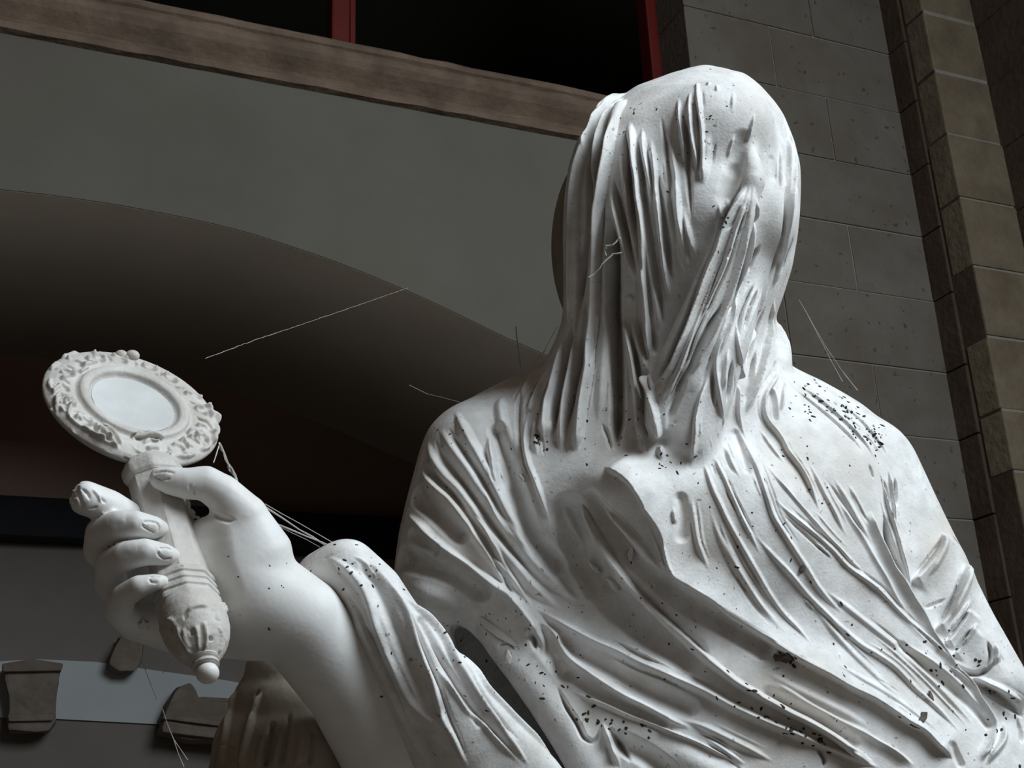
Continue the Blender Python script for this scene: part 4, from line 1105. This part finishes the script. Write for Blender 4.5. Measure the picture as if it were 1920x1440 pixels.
# handle: swept section, octagon turning round towards the pommel
Aax = np.array([138., 501., -360.]); Au = Aax / np.linalg.norm(Aax)
Bu = eB - (eB @ Au) * Au; Bu /= np.linalg.norm(Bu)
Nu = np.cross(Au, Bu); Nu = -Nu if Nu[2] > 0 else Nu
def v2k(v): return (v - 757.) / 501.
def sweep(name, prof, na=64, material='marble_mirror', strokes=None, sub=6, thick=0.8):
    prof = np.array(prof, float)
    vv = np.concatenate([np.linspace(prof[i, 0], prof[i+1, 0], sub, endpoint=False) for i in range(len(prof) - 1)] + [[prof[-1, 0]]])
    hw = np.interp(vv, prof[:, 0], prof[:, 1]); rd = np.interp(vv, prof[:, 0], prof[:, 2])
    a = np.linspace(0, 2 * math.pi, na, endpoint=False)
    oct_r = 1 / np.maximum.reduce([np.abs(np.cos(a)), np.abs(np.sin(a)), np.abs(np.cos(a) * .72 + np.sin(a) * .72), np.abs(np.cos(a) * .72 - np.sin(a) * .72)])
    V = []
    for v, h, r in zip(vv, hw, rd):
        c = O_ + Aax * v2k(v)
        rad = h * (oct_r * (1 - r) + r)
        V.append(c + (np.cos(a) * rad)[:, None] * Bu + (np.sin(a) * rad * thick)[:, None] * Nu)
    nr_ = len(vv)
    V = np.concatenate(V + [[O_ + Aax * v2k(vv[0])], [O_ + Aax * v2k(vv[-1])]])
    Fh = [[i * na + j, i * na + (j + 1) % na, (i + 1) * na + (j + 1) % na, (i + 1) * na + j] for i in range(nr_ - 1) for j in range(na)]
    for j in range(na):
        Fh.append([nr_ * na, nr_ * na, (j + 1) % na, j]); Fh.append([nr_ * na + 1, nr_ * na + 1, (nr_ - 1) * na + j, (nr_ - 1) * na + (j + 1) % na])
    Fh = np.array(Fh)
    Nn = normals(V, Fh)
    ctr = O_ + Aax * v2k(vv[nr_ // 2])
    mid = slice((nr_ // 2) * na, (nr_ // 2 + 1) * na)
    if ((V[mid] - ctr) * Nn[mid]).sum() < 0: Fh = Fh[:, ::-1]; Nn = -Nn
    if strokes:
        V = V + Nn * carve(V, Nn, Surf(V, Fh), strokes)[:, None]
    tri = [f[1:] if f[0] == f[1] else f for f in Fh.tolist()]
    tri = [list(dict.fromkeys(f)) for f in tri]
    o = mesh_obj(name, unproj(V, D_ARM), tri, M[material], mir)
    return o
sweep('handle_neck', [(864, 38, .6), (868, 46, .6), (871, 50, .5), (875, 52, .3), (880, 56, .1), (886, 58, 0), (898, 57, 0), (903, 52, 0)], 64)
hs = sweep('handle', [(896, 50, 0), (950, 51, 0), (1030, 53, 0), (1100, 55, 0)], 64)
# flat shading keeps the facets crisp
hs.data.polygons.foreach_set('use_smooth', np.zeros(len(hs.data.polygons), bool))
sweep('collar', [(1084, 55, 0), (1088, 60, 0), (1096, 61, 0), (1099, 57, 0), (1102, 60, 0), (1108, 61, 0), (1111, 57, 0), (1114, 61, 0), (1121, 62, 0), (1124, 58, 0), (1128, 62, .1), (1136, 63, .2), (1140, 58, .3)], 64).data.polygons.foreach_set('use_smooth', np.zeros(13, bool)) if False else sweep('collar', [(1084, 55, 0), (1088, 60, 0), (1096, 61, 0), (1099, 57, 0), (1102, 60, 0), (1108, 61, 0), (1111, 57, 0), (1114, 61, 0), (1121, 62, 0), (1124, 58, 0), (1128, 62, .1), (1136, 63, .2), (1140, 58, .3)], 64)
k6 = 2.939
def crop60(pts): return [(60 + a / k6, 950 + b / k6) for a, b in pts]
POM = [('r', 5, 7, crop60([(720,640),(760,620),(800,660),(820,720),(860,790),(890,820)]), .15), ('r', 5, 6, crop60([(700,650),(740,720),(800,800),(860,840)]), .15), ('g', 4, 6, crop60([(740,640),(790,700),(830,770),(870,815)]), .15),
       ('r', 5, 7, crop60([(940,620),(955,680),(960,740),(945,800)]), .2), ('r', 6, 6, crop60([(850,590),(880,560),(930,545),(980,550)]), .2), ('g', 5, 8, crop60([(875,670),(885,715)]), .2), ('g', 5, 8, crop60([(980,710),(990,745)]), .2),
       ('r', 6, 7, crop60([(1010,545),(1050,540),(1070,590)]), .2), ('r', 5, 6, crop60([(1020,650),(1050,700),(1045,770),(1010,820)]), .2), ('g', 4, 6, crop60([(1000,560),(1010,610),(1040,640)]), .2), ('g', 4, 7, crop60([(845,590),(850,620)]), .2),
       ('r', 5, 5, crop60([(830,660),(850,740),(880,790)]), .2), ('r', 5, 5, crop60([(900,640),(915,720),(920,800)]), .2)]
sweep('pommel', [(1134, 58, .3), (1142, 62, .7), (1152, 65, 1), (1170, 67, 1), (1186, 66, 1), (1202, 61, 1), (1216, 53, 1), (1228, 43, 1), (1236, 34, 1), (1240, 29, 1)], 96, strokes=POM, sub=9, thick=.92)
sweep('finial_ring', [(1233, 26, 1), (1235, 30, 1), (1239, 31, 1), (1242, 28, 1), (1244, 24, 1), (1246, 27, 1), (1250, 27, 1), (1252, 22, 1)], 40, thick=1)
fin = [(1248, 4, 1)] + [(1262 - 16 * math.cos(p), 22 * math.sin(p) + .5, 1) for p in np.linspace(.5, math.pi, 10)]
sweep('finial_ball', fin[1:], 32, material='marble_smooth', thick=1, sub=2)
print('mirror', time.time() - T0)

# ---------------------------------------------------------------- lower figure, plinth
def skirt():
    nz_, na_ = 40, 120
    top = unproj([(1430, 1560, 0)], D_BODY)[0]
    V = []
    for i in range(nz_ + 1):
        f = i / nz_
        z = top[2] + 0.06 - f * (top[2] + 0.06 - STATUE_BASE[2])
        cx = top[0] - 0.02 * f; cy = top[1] + 0.03
        for j in range(na_):
            a = 2 * math.pi * j / na_
            fold = 1 + (0.03 + 0.05 * f) * math.sin(9 * a + 2 * f) + 0.02 * math.sin(23 * a + 5 * f)
            V.append((cx + math.cos(a) * (0.30 + 0.05 * f) * fold, cy + math.sin(a) * (0.15 + 0.12 * f) * fold, z))
    Fs = [[i * na_ + j, (i + 1) * na_ + j, (i + 1) * na_ + (j + 1) % na_, i * na_ + (j + 1) % na_] for i in range(nz_) for j in range(na_)]
    Fs.append(list(range(na_))[::-1]); Fs.append([nz_ * na_ + j for j in range(na_)])
    mesh_obj('lower_robe', V, Fs, M['marble'], statue)
    return top
_top = skirt()
pe = empty('pedestal', (_top[0], _top[1] + 0.03, 0), 'stone pedestal carrying the veiled statue', 'pedestal')
def pbox(name, hx, hy, z0, z1):
    c = np.array([_top[0], _top[1] + 0.03])
    V = [(c[0] + sx * hx, c[1] + sy * hy, z) for z in (z0, z1) for sx, sy in ((-1, -1), (1, -1), (1, 1), (-1, 1))]
    o = mesh_obj(name, V, [(3, 2, 1, 0), (4, 5, 6, 7), (0, 1, 5, 4), (1, 2, 6, 5), (2, 3, 7, 6), (3, 0, 4, 7)], M['fragment'], pe, False)
    bm = bmesh.new(); bm.from_mesh(o.data); bmesh.ops.bevel(bm, geom=bm.edges[:], offset=0.01, segments=2, affect='EDGES'); bm.to_mesh(o.data); bm.free()
pbox('plinth', .46, .40, 0, .12); pbox('die', .40, .35, .12, .52); pbox('cap', .45, .39, .52, .62)

# ---------------------------------------------------------------- dust, scraps, cobwebs
bpy.context.view_layer.update()
def cast(u, v, objs):
    """point and normal where the sight line through (u, v) meets one of the marble surfaces"""
    best = None
    d = Vector(ray(u, v)).normalized()
    for o in objs:
        mi = o.matrix_world.inverted()
        ok, loc, nor, _ = o.ray_cast(mi @ Vector(CAM), mi.to_3x3() @ d)
        if ok:
            w_ = o.matrix_world @ loc
            k = (w_ - Vector(CAM)).length
            if best is None or k < best[0]: best = (k, w_, nor)
    return None if best is None else (best[1], best[2])
marbles = [body, arm, slv]

def frame(n):
    n = n.normalized(); a = Vector((0, 0, 1)) if abs(n.z) < .9 else Vector((1, 0, 0))
    t = n.cross(a).normalized(); return t, n.cross(t).normalized(), n

def grain(p, n, size, elong, rot, V, F):
    t, b, n = frame(n)
    t2 = t * math.cos(rot) + b * math.sin(rot); b2 = b * math.cos(rot) - t * math.sin(rot)
    k = len(V)
    ring = [(math.cos(a), math.sin(a)) for a in np.linspace(0, 2 * math.pi, 6, endpoint=False)]
    for h, r in ((0.0, 1.0), (0.5, .8)):
        for c, s_ in ring:
            j = rng.uniform(.75, 1.2)
            V.append(p + t2 * c * size * elong * r * j + b2 * s_ * size * r * j + n * size * h)
    V.append(p + n * size * .8)
    for i in range(6):
        j = (i + 1) % 6
        F.append((k + i, k + j, k + 6 + j, k + 6 + i)); F.append((k + 6 + i, k + 6 + j, k + 12))
SP = []
def cluster(u0, v0, su, sv, n, lo, hi, tilt=0.0):
    for _ in range(n):
        a, b = rng.gauss(0, su), rng.gauss(0, sv)
        SP.append((u0 + a * math.cos(tilt) - b * math.sin(tilt), v0 + a * math.sin(tilt) + b * math.cos(tilt), rng.uniform(lo, hi)))
cluster(1545, 745, 34, 12, 34, 1.5, 3.6, .5); cluster(1605, 785, 30, 12, 34, 1.5, 3.8, .8); cluster(1505, 770, 18, 8, 12, 1.5, 3, .2); cluster(1640, 820, 16, 10, 12, 1.5, 3.4, .8)
cluster(1430, 1345, 60, 6, 16, 2, 4, .5); cluster(1500, 1370, 26, 6, 12, 2.5, 5, .5); cluster(1480, 1232, 10, 6, 8, 3, 6, .5); cluster(1400, 1285, 40, 5, 8, 2, 4, .55)
cluster(1100, 1345, 30, 12, 14, 2, 4, .4); cluster(1180, 1365, 25, 8, 10, 2, 4, .3); cluster(1255, 860, 14, 12, 10, 1.5, 3); cluster(1140, 770, 90, 60, 46, 1.2, 2.6); cluster(1010, 830, 12, 8, 10, 2, 4)
cluster(1300, 190, 70, 40, 26, 1.2, 2.6); cluster(1180, 300, 50, 80, 22, 1.2, 2.4); cluster(1360, 430, 14, 20, 12, 1.2, 2.6); cluster(1480, 960, 90, 70, 34, 1.2, 3); cluster(1620, 1250, 110, 80, 34, 1.2, 3)
cluster(1780, 1240, 45, 25, 18, 2, 4, .7); cluster(690, 1075, 30, 20, 18, 1.5, 3.5, .7); cluster(850, 1250, 60, 70, 22, 1.2, 2.6, .8); cluster(1000, 1280, 30, 40, 14, 1.4, 3.2, .8)
cluster(870, 850, 60, 60, 22, 1.2, 2.4); cluster(1230, 1150, 110, 60, 18, 1.2, 2.6); cluster(500, 1090, 60, 40, 12, 1.2, 2.6); cluster(1020, 1200, 60, 50, 12, 1.2, 2.4); cluster(1870, 1330, 30, 40, 10, 2, 4)
V = []; F = []
for u, v, r in SP:
    h = cast(u, v, marbles)
    if h is None: continue
    k = (h[0] - Vector(CAM)).length / FPX
    grain(h[0] - h[1] * k * .3, h[1], r * k * .8, rng.uniform(1, 2.6), rng.uniform(0, 3.14), V, F)
sp = mesh_obj('dust_specks', [tuple(x) for x in V], F, M['speck'], None, False)
tag(sp, 'tiny dark droppings and dust specks scattered over the marble veil', 'specks', None, 'stuff')

def scrap(name, label, cat, pts, mat_, thick=2.5, objs=None):
    """crumpled flake: outline in picture points laid on the marble, then thickened and crumpled"""
    hs = [cast(u, v, objs or marbles) for u, v in pts]
    hs = [h for h in hs if h is not None]
    if len(hs) < 3: return
    c = sum((h[0] for h in hs), Vector()) / len(hs); n = sum((h[1] for h in hs), Vector()).normalized()
    k = (c - Vector(CAM)).length / FPX
    # keep the flake compact: points in the plane through its middle
    V = []; F = []
    m_ = len(hs)
    for lift in (0.4, 0.4 + thick):
        for h in hs:
            q = h[0] - n * (h[0] - c).dot(n) * .7
            V.append(q + n * k * (lift + rng.uniform(-.8, 1.5)))
    V.append(c + n * k * (thick + 2.2)); V.append(c + n * k * .2)
    for i in range(m_):
        j = (i + 1) % m_
        F.append((i, j, m_ + j, m_ + i)); F.append((m_ + i, m_ + j, 2 * m_)); F.append((j, i, 2 * m_ + 1))
    o = mesh_obj(name, [tuple(x - c) for x in V], F, M[mat_], None, False)
    o.location = c
    return tag(o, label, cat)
scrap('dry_leaf', 'curled dark dry leaf on the lower right of the veil', 'leaf', [(1701,1358),(1712,1357),(1722,1352),(1726,1342),(1724,1334),(1732,1334),(1735,1346),(1731,1358),(1722,1366),(1710,1363)], 'scrap_dark', 3.5)
scrap('twig_scrap', 'forked brown twig scrap above the curled dry leaf', 'twig', [(1733,1310),(1741,1306),(1738,1296),(1742,1295),(1746,1306),(1750,1314),(1742,1317)], 'scrap_dark', 2.5)
scrap('insect_husk', 'pale hanging husk in the shadowed fold below the veil hem', 'husk', [(1178,1040),(1182,1028),(1187,1027),(1188,1040),(1186,1050),(1180,1052)], 'scrap', 9)
scrap('insect_husk', 'pale husk leftmost in the shadowed hollow of the chest', 'husk', [(1104,1053),(1112,1060),(1122,1068),(1126,1076),(1118,1076),(1108,1066)], 'scrap', 9)
scrap('insect_husk', 'pale husk beside the long bright fold in the chest hollow', 'husk', [(1142,1081),(1150,1086),(1158,1096),(1166,1105),(1158,1107),(1147,1094)], 'scrap', 9)
scrap('insect_husk', 'small pale husk on the shoulder veil above the chest corner', 'husk', [(974,891),(980,889),(986,898),(985,904),(978,899)], 'scrap', 7)
scrap('insect_husk', 'grey husk clinging to a pleat on the right chest', 'husk', [(1497,1072),(1500,1062),(1505,1060),(1507,1068),(1502,1074)], 'scrap_dark', 4)
scrap('dirt_clump', 'dark crumbly dirt clump on the veil hem', 'dirt', [(1449,1232),(1452,1225),(1460,1228),(1472,1228),(1482,1226),(1484,1238),(1474,1244),(1462,1240),(1453,1240)], 'scrap_dark', 3)
scrap('dirt_clump', 'dark dirt clump wedged in the fold at the far right bottom', 'dirt', [(1850,1404),(1858,1394),(1864,1396),(1860,1408),(1853,1411)], 'scrap_dark', 3)
scrap('marble_chip', 'bright flaked chip on the robe fold beside the sleeve', 'chip', [(899,1160),(905,1157),(925,1170),(950,1188),(974,1210),(965,1212),(935,1196),(908,1176)], 'marble_smooth', 2)
scrap('marble_chip', 'small white flake standing on the robe fold below the chip', 'chip', [(950,1220),(955,1219),(961,1232),(957,1244),(949,1245),(947,1234)], 'marble_smooth', 5)
scrap('marble_chip', 'tiny white chip lodged among the veil strands at the neck', 'chip', [(1174,558),(1180,554),(1187,558),(1187,565),(1180,566)], 'marble_smooth', 4)
scrap('star_husk', 'star-shaped pale husk stuck under the little finger', 'husk', [(258,1168),(264,1166),(266,1159),(270,1165),(278,1165),(273,1171),(275,1181),(267,1176),(261,1178)], 'scrap', 5, [arm])

def strand(pts, r, V, F, wob=0.0):
    P_ = [Vector(p) for p in pts]
    Q_ = []
    for a, b in zip(P_[:-1], P_[1:]):
        n = max(2, int((b - a).length / 0.012))
        for i in range(n):
            Q_.append(a.lerp(b, i / n))
    Q_.append(P_[-1])
    for i in range(1, len(Q_) - 1):
        Q_[i] = Q_[i] + Vector((rng.uniform(-1, 1), rng.uniform(-1, 1), rng.uniform(-1, 1))) * wob
    base = len(V)
    for i, q in enumerate(Q_):
        t = (Q_[min(i + 1, len(Q_) - 1)] - Q_[max(i - 1, 0)]).normalized()
        a, b, _ = frame(t)
        rr_ = r * rng.uniform(.7, 1.3)
        for k in range(4):
            an = k * math.pi / 2
            V.append(q + a * math.cos(an) * rr_ + b * math.sin(an) * rr_)
    for i in range(len(Q_) - 1):
        for k in range(4):
            k2 = (k + 1) % 4
            F.append((base + 4 * i + k, base + 4 * i + k2, base + 4 * i + 4 + k2, base + 4 * i + 4 + k))
def px3(u, v, d): return Vector(CAM + ray(u, v) * d)
def web(label, strands, r=0.0004, wob=0.0008):
    V = []; F = []
    for s_ in strands:
        rr_ = r if len(s_) < 2 or not isinstance(s_[-1], float) else s_[-1]
        pts = [px3(*p) for p in s_ if not isinstance(p, float)]
        strand(pts, rr_, V, F, wob)
    c = V[0].copy()
    o = mesh_obj('cobweb', [tuple(x - c) for x in V], F, M['web'], None, False); o.location = c
    return tag(o, label, 'cobweb', 'cobwebs on the statue')
dm = 0.95
web('dusty cobweb strand from the mirror rim down to the thumb', [[(411, 830, 1.03), (418, 848, 1.02), (428, 868, 1.0), (434, 885, .99), (440, 902, .975), 0.0009], [(413, 832, 1.03), (424, 862, 1.0), (437, 890, .985), 0.0006], [(428, 868, 1.0), (440, 890, .98), (446, 912, .972), 0.0008], [(400, 868, 1.0), (406, 850, 1.01), (411, 834, 1.03)], [(395, 884, .97), (420, 890, .975), (440, 900, .975)]], .0005, .0015)
web('cobweb threads stretched from the hand to the top of the sleeve', [[(440, 902, .975), (468, 928, .98), (497, 950, .98), (560, 992, .99), (612, 1024, 1.0), 0.0007], [(497, 945, .98), (560, 980, .99), (625, 1018, 1.0)], [(520, 985, .985), (600, 1026, 1.0)], [(510, 978, .985), (575, 1005, .99), (615, 1022, 1.0), 0.0006]], .0003, .0006)
web('long thin cobweb thread running from the mirror towards the arch', [[(385, 672, 1.06), (480, 637, 1.25), (620, 590, 1.6), (765, 540, 2.0)]], .00022, .0003)
web('single cobweb thread sticking out from the left shoulder', [[(767, 722, 1.3), (800, 738, 1.29), (830, 745, 1.28), (862, 754, 1.28)]], .00028, .0004)
web('curled cobweb threads across the veil strands below the ear', [[(1132, 468, 1.16), (1138, 462, 1.155), (1150, 458, 1.15), (1158, 450, 1.15), (1164, 446, 1.15), 0.0009], [(1104, 520, 1.15), (1122, 504, 1.15), (1136, 488, 1.15), (1148, 478, 1.15), (1166, 474, 1.15), 0.0007], [(1132, 468, 1.16), (1136, 480, 1.155), 0.0006]], .0006, .0012)
web('fine cobweb threads behind the right shoulder', [[(1498, 562, 1.5), (1520, 600, 1.48), (1545, 645, 1.46), (1575, 690, 1.44), (1608, 732, 1.42)], [(1515, 592, 1.48), (1545, 650, 1.46), (1580, 716, 1.43)]], .0003, .0003)
web('cobweb threads rising beside the neck above the left shoulder', [[(967, 612, 1.36), (971, 645, 1.35), (976, 690, 1.33), 0.0006], [(1045, 612, 1.3), (1030, 640, 1.31), (1018, 662, 1.32)], [(1025, 655, 1.32), (995, 688, 1.33)]], .0003, .0006)
web('white fluffy cobweb caught in the gap under the thumb', [[(346, 922, .965), (354, 940, .965), (358, 958, .965), (364, 972, .965), 0.0014], [(358, 955, .965), (366, 966, .965), (374, 972, .965), 0.0012], [(358, 958, .965), (350, 968, .965), (372, 971, .965), 0.0010]], .001, .0012)
web('faint cobweb threads hanging below the mirror pommel', [[(262, 1228, .95), (278, 1270, .95), (294, 1312, .95)], [(318, 1240, .92), (305, 1262, .93)], [(305, 1330, .95), (325, 1385, .95), (345, 1438, .95)], [(325, 1385, .95), (352, 1425, .95)]], .0003, .0004)
print('all', time.time() - T0)
